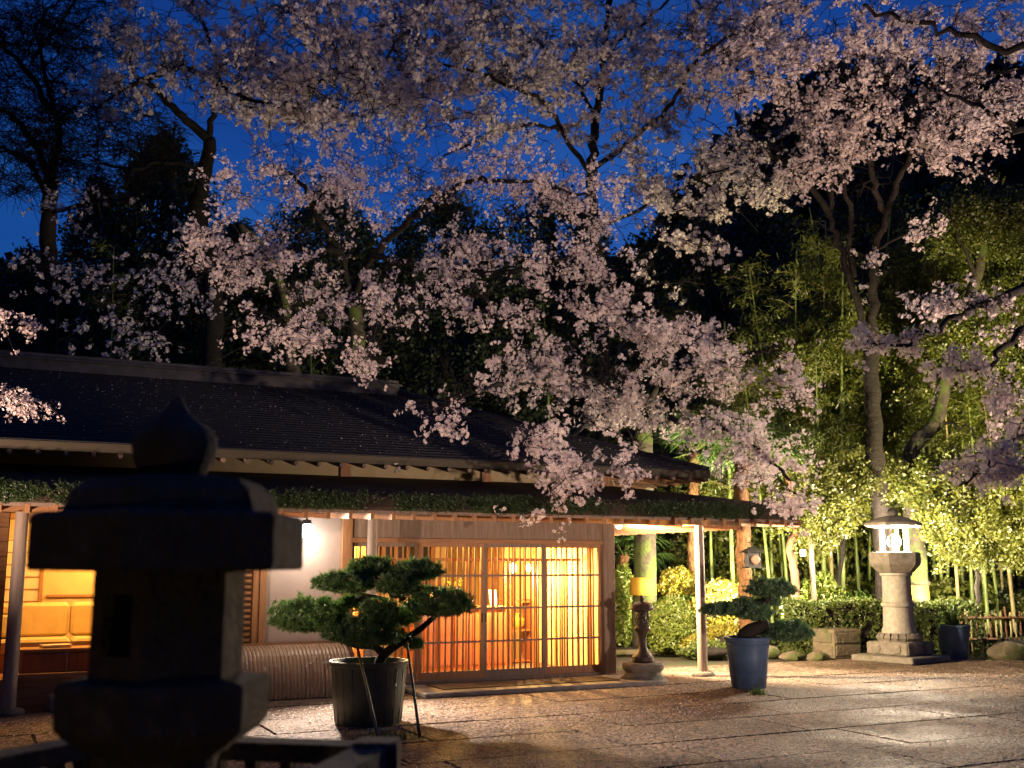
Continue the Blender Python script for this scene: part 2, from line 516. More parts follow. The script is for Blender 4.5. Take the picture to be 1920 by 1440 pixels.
for r in range(-1, 15):
    t = 0.5 + r * SW
    for k in range(-9, 8):
        s = k * SL + (0.9 if r % 2 else 0.0) + 0.35 * math.sin(r * 2.1)
        p = B(s, t, 0)
        if p[1] < 3.5 or p[1] > 22 or abs(p[0]) > 0.62 * p[1] + 2.2: continue
        if t < -0.2 and s < 0.5: continue
        if p[1] > 18.3 and p[0] < 4.5 and t < -1: continue
        if t < -1.2: continue
        o = bpy.data.objects.new('paving_stone', sm[(r * 7 + k) % 3]); COL.objects.link(o)
        o.parent = court
        o.matrix_parent_inverse = Matrix.Identity(4)
        o.location = (s, -t + 5.5, random.uniform(-0.003, 0.003)); o.rotation_euler = (random.uniform(-.002, .002), random.uniform(-.002, .002), random.uniform(-.004, .004))
        nsl += 1

# fallen petals on the paving
n = 46000
ps = rng.uniform(-13, 10, n); pt = rng.uniform(1.0, 13, n)
dens = np.sin(ps * 1.3 + pt * .8) + np.sin(ps * .6 - pt * 1.7 + 2) + rng.normal(size=n) * .9
keep = dens > 0.0
ps, pt = ps[keep], pt[keep]
pos = BC[None] + ps[:, None] * BU + pt[:, None] * BN
pos[:, 2] = 0.008
pr = rot_rand(len(pos), 0.12)
T = [np.array([[[-.009, 0, 0], [0, -.006, .002], [.010, 0, 0.001], [0, .007, .002]]])]
ob = mesh_obj('fallen_petals', np_mesh('fallen_petals', scatter(T, pos, rng.uniform(.9, 1.7, len(pos)), rots=pr), 4), M['petal_fallen'])
tag(struct(ob, 'stuff'), 'pale fallen cherry petals strewn over the paving', 'petals')

# ------------------------------------------------------------------ tea house
TH = thing('tea_house', 'long wooden tea house with dark shingle roof, mossy eaves and glowing lattice doors', 'building', BC, BA)
# own frame: x = s along the front, y = -t, z up
def tb(name, s0, s1, t0, t1, z0, z1, m, parent=TH, c=0.0):
    b = MB()
    (b.cbox if c else b.box)(s0, s1, -t1, -t0, z0, z1, *([c] if c else []))
    return b.build(name, m, parent)

LEFT = -13.0
# floor slab, walls
tb('floor', -4.1, -0.05, -5.9, -0.02, -0.02, 0.055, M['mat'])
tb('floor', LEFT, -4.1, -5.9, -0.02, -0.02, 0.33, M['woodh'])
tb('back_wall', LEFT, 0.05, -6.0, -5.9, 0.0, 2.72, M['plaster_in'])
tb('side_wall', -0.02, 0.06, -5.9, -0.12, 0.0, 2.2, M['plaster'])
tb('wall_lining', -0.06, -0.025, -5.88, -0.15, 0.06, 2.19, M['plaster_in'])
for k in range(14): tb('batten', -0.085, -0.061, -.42 - k * .36, -.38 - k * .36, 0.06, 2.19, M['wood'])
tb('partition_wall', -4.06, -3.98, -5.9, -0.1, 0.0, 2.2, M['plaster_in'])
tb('partition_wall', -5.62, -5.54, -5.9, -0.1, 0.33, 2.2, M['plaster_in'])
tb('ceiling', LEFT, 0.0, -5.9, -0.1, 2.2, 2.26, M['woodh'])
# front: plaster bay, louvre bay, window bay
tb('plaster_wall', -4.98, -4.02, -0.09, 0.0, 0.0, 2.21, M['plaster'])
tb('louvre_backing', -6.1, -5.02, -0.09, -0.05, 0.0, 2.2, M['wood_dark'])
lou = tb('louvre_panel', -6.02, -5.14, -0.05, -0.035, 0.55, 1.80, M['wood_dark'])
for k in range(17):
    tb('slat', -6.0, -5.16, -0.035, 0.005, 0.60 + k * 0.072, 0.632 + k * 0.072, M['woodh'], lou)
tb('louvre_frame', -5.14, -5.07, -0.05, 0.02, 0.0, 2.2, M['wood'])
tb('louvre_frame', -5.06, -4.98, -0.07, 0.035, 0.0, 2.2, M['wood'])
tb('louvre_frame', -6.10, -6.03, -0.05, 0.02, 0.0, 2.2, M['wood'])
tb('louvre_frame', -6.03, -5.14, -0.05, 0.018, 1.80, 1.88, M['woodh'])
# window bay s -7.75 .. -6.1
tb('apron_wall', -7.9, -6.1, -0.09, -0.03, 0.0, 0.33, M['wood_dark'])
tb('threshold', -7.9, -6.1, -0.10, 0.04, 0.33, 0.38, M['woodh'])
tb('window_head', -7.9, -6.1, -0.10, 0.02, 2.08, 2.2, M['woodh'])
win = tb('window_pane', -7.86, -6.1, -0.05, -0.044, 0.38, 2.08, M['glass'])
for s in (-7.86, -6.98, -6.16):
    tb('window_mullion', s, s + 0.035, -0.07, -0.02, 0.381, 2.08, M['wood'], win)
# boarded bay at the far left
bb = tb('boarded_wall', LEFT, -7.95, -0.09, -0.03, 0.0, 2.2, M['wood_dark'])
for k in range(13):
    tb('board', LEFT, -7.96, -0.03, -0.008, 0.02 + k * 0.168, 0.18 + k * 0.168, M['woodh'], bb)
# door posts, head beam
tb('door_post', -4.02, -3.88, -0.12, 0.05, 0.0, 2.205, M['wood'], c=.006)
tb('door_post', -0.10, 0.09, -0.14, 0.06, 0.0, 2.205, M['wood_grey'], c=.006)
tb('post_foot', -0.13, 0.12, -0.17, 0.09, 0.0, 0.075, M['wood_grey'], c=.008)
tb('head_beam', -3.88, -0.10, -0.11, 0.035, 1.955, 2.205, M['wood_grey'], c=.006)
tb('track_rail', -3.88, -0.10, -0.12, 0.05, 1.895, 1.955, M['woodh'], c=.004)
tb('sill_rail', -3.88, -0.10, -0.12, 0.05, 0.055, 0.10, M['wood_grey'], c=.004)
# four sliding lattice doors
PW = 3.78 / 4
for k in range(4):
    s0 = -3.88 + k * PW; s1 = s0 + PW
    tt = 0.015 if k in (1, 2) else -0.03
    fr = MB()
    z0, z1 = 0.10, 1.895
    d0, d1 = -tt - 0.018, -tt + 0.018
    fr.box(s0, s0 + 0.045, d0, d1, z0, z1).box(s1 - 0.045, s1, d0, d1, z0, z1)
    fr.box(s0 + .045, s1 - .045, d0, d1, z0, z0 + 0.10).box(s0 + .045, s1 - .045, d0, d1, z1 - 0.05, z1)
    door = fr.build('sliding_door', M['wood'] if k % 2 else M['wood_grey'], TH)
    nb = 9
    for i in range(nb):
        sx = s0 + 0.045 + (i + 1) * (PW - 0.09) / (nb + 1)
        MB().box(sx - .009, sx + .009, d0 + .008, d1 - .006, z0 + .10, z1 - .05).build('bar', M['wood'], door)
    for zz in (0.58, 1.02, 1.46):
        MB().box(s0 + .045, s1 - .045, d0 - .004, d0 + .010, zz - .014, zz + .014).build('cross_rail', M['wood_grey'], door)
    MB().box(s0 + .045, s1 - .045, d1 - .004, d1 - .001, z0 + .10, z1 - .05).build('glass_pane', M['glass'], door)
    if k in (1, 2):
        hx = s1 - .03 if k == 1 else s0 + .03
        MB().box(hx - .010, hx + .010, d0 - .003, d0 + .004, 0.83, 0.96).build('finger_pull', M['black'], door)
# inner lattice screen behind the doors
scr = tb('inner_screen', -3.86, -0.12, -0.62, -0.58, 0.06, 0.12, M['wood'])
tb('screen_rail', -3.86, -0.12, -0.62, -0.58, 1.66, 1.70, M['woodh'], scr)
sx = -3.85; k = 0
while sx < -0.14:
    tb('screen_bar', sx, sx + 0.022, -0.611, -0.589, 0.12, 1.66, M['wood'], scr)
    k += 1; sx += (0.07, 0.14, 0.22)[k % 3]
# step and mat in front of the doors
tb('step', -3.25, 0.22, 0.075, 1.07, 0.0, 0.06, M['stone_pale'], c=.012)
tb('step_mat', -2.9, -0.3, 0.22, 0.80, 0.06, 0.072, M['mat'])
# verandah posts on foundation stones
for s, t, rr in ((1.42, 0.30, .072), (-3.72, 0.36, .066), (-7.84, 0.40, .075)):
    b = MB(); b.lathe([(rr * 1.04, 0.06), (rr, 0.8), (rr * .97, 1.6), (rr * .94, 2.19)], 16, (s, -t), wob=0.01)
    p = b.build('verandah_post', M['round_post'], TH, 'auto')
    b = MB(); b.lathe([(.16, -.02), (.175, .02), (.15, .055), (.10, .07)], 14, (s, -t), wob=.05)
    b.build('foundation_stone', M['stone'], p, True)
tb('eave_beam', LEFT, 2.3, 0.30, 0.40, 2.19, 2.27, M['woodh'])
tb('eave_beam', 1.37, 1.47, -6.0, 0.29, 2.19, 2.27, M['wood'])

# lower roof: thick bark eave that turns the corner
LE, LZ0, LZ1 = 1.30, 2.19, 2.44
ES = 2.48
def loop(e, f, z):               # eave loop offset (front overhang e, side overhang f)
    return [(LEFT, -e, z), (f, -e, z), (f, 6.0 + e, z)]
b = MB()
prof = [(0.02, 0.06, 2.30), (LE - .06, ES - .06, LZ0 + .055), (LE - .03, ES - .03, LZ0 + .03), (LE, ES, LZ0 + .10), (LE - .05, ES - .05, LZ1 - .02), (LE - .14, ES - .14, LZ1 + .035), (LE * .45, ES * .48, 2.62), (0.0, 0.03, 2.76)]
b.rings([[loop(e, f, z)[i] for i in range(3)] for e, f, z in prof], cap=False, closed=False)
lroof = b.build('lower_roof', M['bark_roof'], TH)
# soffit boards and rafters
b = MB(); b.rings([loop(0.0, 0.0, 2.296), loop(LE - .07, ES - .07, LZ0 + .052)], cap=False, closed=False)
b.build('soffit', M['woodh'], TH)
rf = MB(); rf.add([(-.022, 0, 2.215), (.022, 0, 2.215), (.022, -LE + .03, 2.142), (-.022, -LE + .03, 2.142), (-.022, 0, 2.290), (.022, 0, 2.290), (.022, -LE + .03, 2.236), (-.022, -LE + .03, 2.236)],
                  [(0, 3, 2, 1), (4, 5, 6, 7), (0, 1, 5, 4), (1, 2, 6, 5), (2, 3, 7, 6), (3, 0, 4, 7)])
rfm = rf.mesh('rafter'); rfm.materials.append(M['wood'])
def rafter(me, x, y, rz, name='rafter'):
    o = bpy.data.objects.new(name, me); COL.objects.link(o); o.parent = TH; o.location = (x, y, 0); o.rotation_euler = (0, 0, rz)
s = -8.9
while s < 2.45:
    rafter(rfm, s, -0.10 if s > 0.1 else -.02, 0); s += 0.27
rf2 = MB(); L2 = ES - .05
rf2.add([(0, -.022, 2.215), (0, .022, 2.215), (L2, .022, 2.145), (L2, -.022, 2.145), (0, -.022, 2.290), (0, .022, 2.290), (L2, .022, 2.238), (L2, -.022, 2.238)],
        [(0, 1, 2, 3), (7, 6, 5, 4), (0, 3, 7, 4), (3, 2, 6, 7), (2, 1, 5, 6), (1, 0, 4, 5)])
rfm2 = rf2.mesh('rafter'); rfm2.materials.append(M['wood'])
for k in range(18):
    rafter(rfm2, 0.06, 0.10 + k * 0.30, 0)
# eave edge strip just under the moss
tb('eave_board', LEFT, ES - .02, LE - .045, LE - .015, LZ0 + .022, LZ0 + .06, M['wood_grey'])
# moss and ferns growing on the thick eave edge
mt = [rhomb(.010, .026, 12, .028, .8) for _ in range(5)]
n = 9500
ss = rng.uniform(-9.3, ES, n)
hh = rng.beta(1.6, 1.9, n)
dn = np.sin(ss * 2.1) + .8 * np.sin(ss * 5.3 + 1) + .5 * np.sin(ss * 11.7)
k_ = rng.random(n) < np.clip(.58 + .32 * dn, .08, 1)
ss, hh = ss[k_], hh[k_]
mp_ = np.stack([ss, -(LE + .012 - np.clip(hh - .75, 0, 1) * .3), LZ0 + .06 + hh * .24], -1)
mo = mesh_obj('moss_fringe', np_mesh('moss_fringe', scatter(mt, mp_, rng.uniform(.5, 1.25, len(mp_))), 4), M['moss'], lroof)
mo['kind'] = 'stuff'
n = 900
mp_ = np.stack([np.full(n, ES + .01), rng.uniform(-LE, 6, n), LZ0 + .06 + rng.beta(1.6, 1.9, n) * .22], -1)
mo = mesh_obj('moss_fringe', np_mesh('moss_fringe', scatter(mt, mp_, rng.uniform(.5, 1.2, n)), 4), M['moss'], lroof)
mo['kind'] = 'stuff'

# clerestory wall and upper roof
tb('clerestory_wall', LEFT, 0.0, -0.10, 0.02, 2.74, 3.02, M['plaster_up'])
tb('clerestory_wall', -0.10, 0.0, -6.0, -0.11, 2.74, 3.02, M['plaster_up'])
for s in (-8.4, -6.2, -4.0, -1.97, -0.05):
    tb('clerestory_post', s - .07, s + .07, 0.02, 0.06, 2.74, 2.99, M['wood'])
UE, US, UZ, RT, RZ = 0.70, 1.35, 2.965, -3.0, 4.40
RS = US - (UE - RT)
NC = 30
def upper(k):                    # a course line on the front slope at fraction k
    return [(LEFT, -(UE + (RT - UE) * k), UZ + (RZ - UZ) * k), (US + (RS - US) * k, -(UE + (RT - UE) * k), UZ + (RZ - UZ) * k)]
b = MB()
for i in range(NC):
    a0 = upper(i / NC); a1 = upper((i + 1) / NC)
    lift = 0.016
    v = [(a0[0][0], a0[0][1] - .012, a0[0][2] + lift), (a0[1][0], a0[1][1] - .012, a0[1][2] + lift), (a1[1][0], a1[1][1], a1[1][2] + .001), (a1[0][0], a1[0][1], a1[0][2] + .001),
         (a0[0][0], a0[0][1] - .012, a0[0][2] - .001), (a0[1][0], a0[1][1] - .012, a0[1][2] - .001)]
    b.add(v, [(0, 1, 2, 3), (4, 5, 1, 0)])
# hip side and rear
b.add([(US, -UE, UZ), (US, 6 + UE, UZ), (RS, -RT, RZ)], [(0, 1, 2)])
b.add([(US, 6 + UE, UZ), (LEFT, 6 + UE, UZ), (LEFT, -RT, RZ), (RS, -RT, RZ)], [(0, 1, 2, 3)])
b.build('upper_roof', M['shingle'], TH)
# hip and ridge caps
b = MB(); b.box(LEFT, RS + .12, -RT - .17, -RT + .17, RZ - .05, RZ + .10).box(LEFT, RS + .16, -RT - .21, -RT + .21, RZ + .101, RZ + .13).box(LEFT, RS + .12, -RT - .13, -RT + .13, RZ + .131, RZ + .20)
b.build('ridge_cap', M['ridge'], TH)
b = MB(); b.tube([(US, -UE, UZ + .02), ((US + RS) / 2, (-UE - RT) / 2, (UZ + RZ) / 2 + .01), (RS, -RT, RZ + .05)], [.05, .06, .07], 6)
b.build('hip_cap', M['shingle'], TH)
# upper soffit, fascia, rafters with rounded ends
b = MB(); b.add([(LEFT, 0, 3.02), (0, 0, 3.02), (US - .01, -UE + .01, 2.915), (LEFT, -UE + .01, 2.915)], [(0, 3, 2, 1)])
b.add([(0, 0, 3.02), (0, 6, 3.02), (US - .01, 6 + UE, 2.915), (US - .01, -UE + .01, 2.915)], [(0, 3, 2, 1)])
b.build('upper_soffit', M['wood_dark'], TH)
b = MB(); b.box(LEFT, US, -UE - .022, -UE + .0, 2.862, 2.962)
b.build('fascia', M['fascia'], TH)
b = MB(); b.box(US - .0, US + .022, -UE, 6 + UE, 2.862, 2.962)
b.build('fascia', M['fascia'], TH)
b = MB(); b.tube([(0, 0.0, 2.965), (0, -UE * .6, 2.885), (0, -UE + .025, 2.838), (0, -UE - .018, 2.833)], [.034, .034, .034, .026], 10)
um = b.mesh('upper_rafter'); um.materials.append(M['wood_grey'])
s = -8.9
while s < 1.25:
    rafter(um, s, 0 if s < 0 else -.05, 0, 'upper_rafter'); s += 0.29
b = MB(); b.tube([(0, 0, 2.965), (US * .6, 0, 2.885), (US + .02, 0, 2.835)], [.034, .034, .03], 8)
um2 = b.mesh('upper_rafter'); um2.materials.append(M['wood'])
for k in range(16): rafter(um2, 0.0, -.45 + k * .3, 0, 'upper_rafter')
# petals lying on the upper roof
n = 1700
kk = rng.random(n); ss = rng.uniform(-9.3, 1, n)
ok = ss < US + (RS - US) * kk - .1
kk, ss = kk[ok], ss[ok]
pos = np.stack([ss, -(UE + (RT - UE) * kk), UZ + (RZ - UZ) * kk + .022], -1)
T = [np.array([[[-.011, -.004, -.002], [0, -.009, -.003], [.012, 0, 0.003], [0, .008, .007]]])]
po = mesh_obj('roof_petals', np_mesh('roof_petals', scatter(T, pos, rng.uniform(.6, 1.2, len(pos)), rots=rot_rand(len(pos), .15)), 4), M['petal_fallen'], TH)
po['kind'] = 'stuff'
# interior finish seen through the doors
tb('interior_window', -3.2, -0.4, -5.88, -5.85, 1.1, 2.0, M['black'])
for k in range(12):
    s = -3.2 + k * .25
    tb('interior_window_bar', s, s + .06, -5.84, -5.80, 1.1, 2.0, M['wood'])
tb('interior_panel', -3.97, -3.0, -2.6, -2.5, 0.055, 2.2, M['plaster_in'])
tb('interior_post', -3.0, -2.86, -2.62, -2.48, 0.055, 2.2, M['wood'])
tb('interior_post', -0.75, -0.64, -2.0, -1.9, 0.055, 2.2, M['wood_red'])
tb('interior_beam', -3.97, -0.1, -2.3, -2.2, 1.95, 2.08, M['woodh'])
# room behind the window bay: rear panelling with paper screens
tb('room_wall', -9.0, -5.6, -2.3, -2.2, 0.33, 2.2, M['plaster_in'])
for s0 in (-8.05, -6.62):
    sp = tb('paper_screen', s0, s0 + .55, -2.19, -2.17, 0.95, 1.95, M['paper'])
    for k in range(7):
        tb('screen_strip', s0, s0 + .55, -2.17, -2.155, 0.96 + k * .16, .975 + k * .16, M['wood'], sp)
    tb('screen_stile', s0 - .05, s0, -2.19, -2.15, .9, 2.0, M['wood'], sp)
    tb('screen_stile', s0 + .55, s0 + .6, -2.19, -2.15, .9, 2.0, M['wood'], sp)
tb('chair_rail', -7.4, -6.7, -2.19, -2.16, 1.18, 1.21, M['wood'])

# curved split-bamboo skirt along the wall foot
SK = thing('bamboo_skirt', 'low curved skirt of split bamboo along the plaster wall foot', 'bamboo screen', B(-5.1, 0, 0), BA)
nS = 46
for k in range(nS):
    x0 = -1.12 + k * (2.24 / nS); x1 = x0 + 2.24 / nS - .006
    j = random.uniform(-.008, .008)
    rs = []
    for i in range(11):
        a = i / 10 * math.pi / 2
        t = 0.04 + (.46 + j) * math.cos(a) ** .75; z = 0.02 + .60 * math.sin(a) ** .9
        xm = (x0 + x1) / 2
        rs.append([(x0, -t, z), (xm, -t - .006 * math.cos(a), z + .006 * math.sin(a)), (x1, -t, z), (xm, -t + .012, z - .01)])
    MB().rings(rs).build('bamboo_strip', M['bamboo_split'], SK)
b = MB(); rs = []
for i in range(11):
    a = i / 10 * math.pi / 2
    t = 0.03 + .475 * math.cos(a) ** .75; z = 0.0 + .635 * math.sin(a) ** .9
    rs.append([(1.12, -t, z), (1.17, -t, z), (1.17, -t + .04, max(z - .03, 0)), (1.12, -t + .04, max(z - .03, 0))])
b.rings(rs); b.build('end_rib', M['wood_dark'], SK)
b = MB()
b.box(-1.12, 1.13, -.05, -.03, .62, .65)
b.build('top_rail', M['woodh'], SK)
for k in range(40):
    a = random.uniform(.1, .9); x = random.uniform(-1.05, 1.1)
    t = 0.05 + .465 * math.cos(a) ** .75; z = 0.03 + .605 * math.sin(a) ** .9
    if k < 34: MB().lathe([(.010, -.004), (.011, .003), (.004, .009)], 6).build('nail_head', M['white_box'], SK).location = (x, -t - .004, z)

# ------------------------------------------------------------------ lamps the photograph shows
def lamp(name, kind, loc, power, col, parent=None, size=0.04, target=None, cone=None, blend=.5):
    d = bpy.data.lights.new(name, kind); d.energy = power; d.color = col; d.shadow_soft_size = size
    if kind == 'SPOT': d.spot_size = R(cone); d.spot_blend = blend
    o = bpy.data.objects.new(name, d); COL.objects.link(o)
    o.location = tuple(map(float, loc))
    if target is not None:
        v = Vector(tuple(map(float, np.asarray(target) - np.asarray(loc))))
        o.rotation_euler = v.to_track_quat('-Z', 'Y').to_euler()
    if parent is not None: o.parent = parent
    return o

# eave lamp in front of the plaster wall
el = thing('eave_lamp', 'cool white round lamp under the eave beside the plaster wall', 'lamp', B(-4.55, .24, 0), BA)
b = MB(); b.lathe([(.012, 2.26), (.012, 2.17), (.055, 2.165), (.06, 2.12), (.05, 2.115)], 14); b.build('lamp_holder', M['black'], el, 'auto')
b = MB(); b.lathe([(.02, 2.118), (.075, 2.10), (.105, 2.05), (.105, 2.0), (.075, 1.95), (.02, 1.93)], 18); b.build('bulb', M['lamp_cool'], el, True)
lamp('eave_lamp_light', 'POINT', B(-4.55, .30, 1.90), 16, (1.0, .84, .70), size=.06)
lamp('eave_lamp_beam', 'SPOT', B(-4.55, .48, 1.93), 900, (1.0, .82, .68), size=.06, target=B(-3.6, 4.2, 0), cone=105, blend=.8)
# side eave lamp at the corner
e2 = thing('eave_lamp', 'white lamp tucked under the side eave by the grey door post', 'lamp', B(0.42, -.35, 0), BA)
b = MB(); b.lathe([(.05, 2.24), (.06, 2.20), (.05, 2.19)], 12); b.build('lamp_holder', M['white_box'], e2, 'auto')
b = MB(); b.lathe([(.045, 2.19), (.05, 2.165), (.02, 2.145)], 12); b.build('bulb', M['lamp_white'], e2, True)
lamp('side_eave_light', 'POINT', B(0.42, -.35, 2.09), 16, (1, .76, .50), size=.05)
lamp('side_eave_beam', 'SPOT', B(0.50, -.30, 2.08), 2300, (1, .74, .44), size=.06, target=B(5.5, -.6, .3), cone=130, blend=.7)

WARM = (1.0, .50, .11)
# reception: counter and what stands on it
cn = thing('reception_counter', 'reddish wooden reception counter behind the lattice doors', 'counter', B(-1.55, -1.75, .055), BA)
b = MB(); b.box(-.85, .62, -.25, .25, 0, .88); b.build('counter_body', M['wood_red'], cn)
b = MB(); b.cbox(-.90, .66, -.30, .30, .88, .93, .008); b.build('counter_top', M['woodh'], cn)
for k in range(5):
    MB().box(-.80 + k * .29, -.54 + k * .29, -.262, -.251, .08, .80).build('panel', M['wood_red'], cn)
CT = .055 + .93
pl = thing('pendant_lamp', 'bright globe pendant lamp hanging in front of the reception counter', 'lamp', B(-1.05, -1.0, 0), BA)
b = MB(); b.tube([(0, 0, 2.2), (0, 0, 1.62)], .006, 5); b.build('cord', M['black'], pl)
b = MB(); b.lathe([(.01, 1.64), (.05, 1.61), (.065, 1.56), (.05, 1.51), (.01, 1.48)], 14); b.build('bulb', M['lamp_warm'], pl, True)
lamp('pendant_light', 'POINT', B(-1.05, -1.0, 1.42), 360, (1.0, .58, .2), size=.025)
pl = thing('pendant_lamp', 'small globe pendant lamp hanging behind the end lattice door', 'lamp', B(-.55, -1.45, 0), BA)
b = MB(); b.tube([(0, 0, 2.2), (0, 0, 1.62)], .006, 5); b.build('cord', M['black'], pl)
b = MB(); b.lathe([(.01, 1.62), (.04, 1.60), (.05, 1.56), (.04, 1.52), (.01, 1.50)], 12); b.build('bulb', M['lamp_warm'], pl, True)
lamp('pendant_light', 'POINT', B(-.55, -1.45, 1.44), 150, WARM, size=.04)
pl = thing('ceiling_lamp', 'assumed flat warm ceiling lamp of the reception room', 'lamp', B(-2.6, -1.6, 0), BA)  # unseen ceiling lamp, assumed for the orange glow at the left doors
b = MB(); b.lathe([(.16, 2.2), (.17, 2.16), (.14, 2.13)], 16); b.build('lamp_shade', M['lamp_warm'], pl, True)
lamp('assumed_ceiling_light', 'POINT', B(-2.6, -1.6, 2.02), 360, WARM, size=.12)
# small things on the counter
for s, w_, h_, m_, lab in ((-2.15, .20, .30, 'paper', 'cream price card leaning at the dark end of the counter'), (-1.05, .12, .24, 'white_box', 'white brochure holder beside the globe lamp')):
    t = thing('display_card', lab, 'card', B(s, -1.66, CT), BA)
    b = MB(); b.add([(-w_ / 2, 0, 0), (w_ / 2, 0, 0), (w_ / 2, .06, h_), (-w_ / 2, .06, h_), (-w_ / 2, .012, 0), (w_ / 2, .012, 0), (w_ / 2, .072, h_), (-w_ / 2, .072, h_)], [(0, 1, 2, 3), (5, 4, 7, 6), (0, 4, 5, 1), (3, 2, 6, 7), (1, 5, 6, 2), (4, 0, 3, 7)])
    b.build('card', M[m_], t)
    b = MB(); b.box(-w_ / 2, w_ / 2, -.02, .09, .0, .008); b.build('foot', M['wood'], t)
t = thing('vase', 'glazed vase with leafy twigs on the reception counter', 'vase', B(-1.72, -1.68, CT), 0)
b = MB(); b.lathe([(.04, 0), (.07, .05), (.075, .10), (.035, .17), (.045, .20)], 16); b.build('vase_body', M['red'], t, 'auto')
b = MB()
for k in range(7):
    a = k * .9; b.tube([(0, 0, .18), (.06 * math.cos(a), .06 * math.sin(a), .30), (.13 * math.cos(a), .13 * math.sin(a), .38)], .004, 4)
b.build('twig', M['bark'], t)
V = scatter([rhomb(.03, .05, 6, .03)], np.array([[.13 * math.cos(k * .9) * f, .13 * math.sin(k * .9) * f, .22 + .17 * f] for k in range(7) for f in (.6, .8, 1)]), 1.0)
mesh_obj('leaf_spray', np_mesh('leaf_spray', V, 4), M['leaf_shrub'], t)
t = thing('display_shelf', 'dark wooden display shelf with pottery beside the red post', 'shelf', B(-.42, -2.3, .055), BA)
for z in (.02, .5, .95): MB().box(-.3, .3, -.15, .15, z, z + .03).build('shelf_board', M['wood_red'], t)
for x in (-.3, .26): MB().box(x, x + .04, -.152, .152, 0, 1.0).build('upright', M['wood_red'], t)
for k, (x, z, lab) in enumerate(((-.15, .05, 'round amber jar on the lowest board of the display shelf'), (.1, .53, 'round amber jar on the middle board of the display shelf'), (-.1, .98, 'round amber jar on top of the display shelf'))):
    o = MB().lathe([(.05, 0), (.10, .06), (.11, .14), (.06, .22), (.065, .25)], 16).build('jar', M['band'], None, 'auto')
    o.location = tuple(map(float, B(-.42 + x, -2.3, .055 + z))); tag(o, lab, 'jar')

# window room: sofa, cushions, low table, lamp
sf = thing('sofa', 'long cream sofa glowing behind the window of the tea house', 'sofa', B(-7.0, -1.25, .33), BA)
b = MB(); b.box(-1.05, .75, -.38, .38, 0, .22); b.build('sofa_base', M['wood'], sf)
for k in range(2): MB().cbox(-1.03 + k * .9, -.15 + k * .9, -.40, .25, .22, .38, .03).build('seat_cushion', M['cushion'], sf)
for k in range(2): MB().cbox(-1.03 + k * .9, -.15 + k * .9, .16, .40, .38, .80, .04).build('back_cushion', M['cushion'], sf)
MB().cbox(.76, .90, -.38, .40, 0, .58, .02).build('armrest', M['wood'], sf)
for s, lab in ((-7.9, 'plump pale pillow at the post end of the cream sofa'), (-6.42, 'dark patterned pillow against the sofa armrest')):
    o = MB().cbox(-.18, .18, -.06, .06, 0, .30, .05).build('pillow', M['cushion'] if s < -7 else M['pot_green']); o.location = tuple(map(float, B(s, -1.12, .72))); o.rotation_euler = (R(-14), 0, BA)
    tag(o, lab, 'pillow')
lt = thing('low_table', 'low wooden table in front of the cream sofa', 'table', B(-7.0, -.45, .33), BA)
b = MB(); b.cbox(-.75, .78, -.2, .2, .27, .31, .006); b.build('table_top', M['woodh'], lt)
b = MB(); b.box(-.72, .75, -.17, .17, .02, .27); b.build('table_front', M['wood_dark'], lt)
for k in range(4): MB().box(-.73 + k * .49, -.70 + k * .49, -.186, -.171, .0, .27).build('leg', M['wood'], lt)
for k in range(3):
    MB().box(-.69 + k * .49, -.25 + k * .49, -.179, -.1705, .05, .25).build('drawer', M['wood_red'], lt)
o = MB().lathe([(.05, 0), (.06, .03), (.03, .08), (.012, .14), (.008, .24)], 12).build('bottle', M['red'], None, True)
o.location = tuple(map(float, B(-6.85, -.45, .645))); tag(o, 'small red flask on the low table by the sofa', 'bottle')
o = MB().cbox(-.16, .16, -.10, .10, 0, .03, .004).build('magazine', M['paper']); o.location = tuple(map(float, B(-7.35, -.45, .645))); o.rotation_euler = (0, 0, BA + .2)
tag(o, 'cream magazine lying on the low table', 'magazine')
tl = thing('floor_lamp', 'warm paper lamp glowing beside the cream sofa', 'lamp', B(-6.0, -1.75, .33), BA)
MB().tube([(0, 0, 0), (0, 0, 1.0)], .012, 6).build('lamp_stem', M['black'], tl)
MB().lathe([(.11, 1.0), (.13, 1.1), (.13, 1.25), (.11, 1.34)], 14).build('lamp_shade', M['lamp_warm'], tl, True)
lamp('floor_lamp_light', 'POINT', B(-6.25, -1.55, 1.85), 55, WARM, size=.1)
rl = thing('ceiling_lamp', 'round warm ceiling lamp above the cream sofa', 'lamp', B(-7.2, -.9, 0), BA)
MB().lathe([(.15, 2.2), (.16, 2.16), (.12, 2.13)], 14).build('lamp_shade', M['lamp_warm'], rl, True)
lamp('room_light', 'POINT', B(-7.2, -.9, 2.0), 70, WARM, size=.12)
o = MB().cbox(-.42, .42, -.18, .18, 0, .17, .02).build('shoe_stone', M['stone_pale'], None); o.location = tuple(map(float, B(-7.0, .22, 0))); o.rotation_euler = (0, 0, BA)
tag(o, 'long pale shoe-removing stone below the glowing window', 'stone')

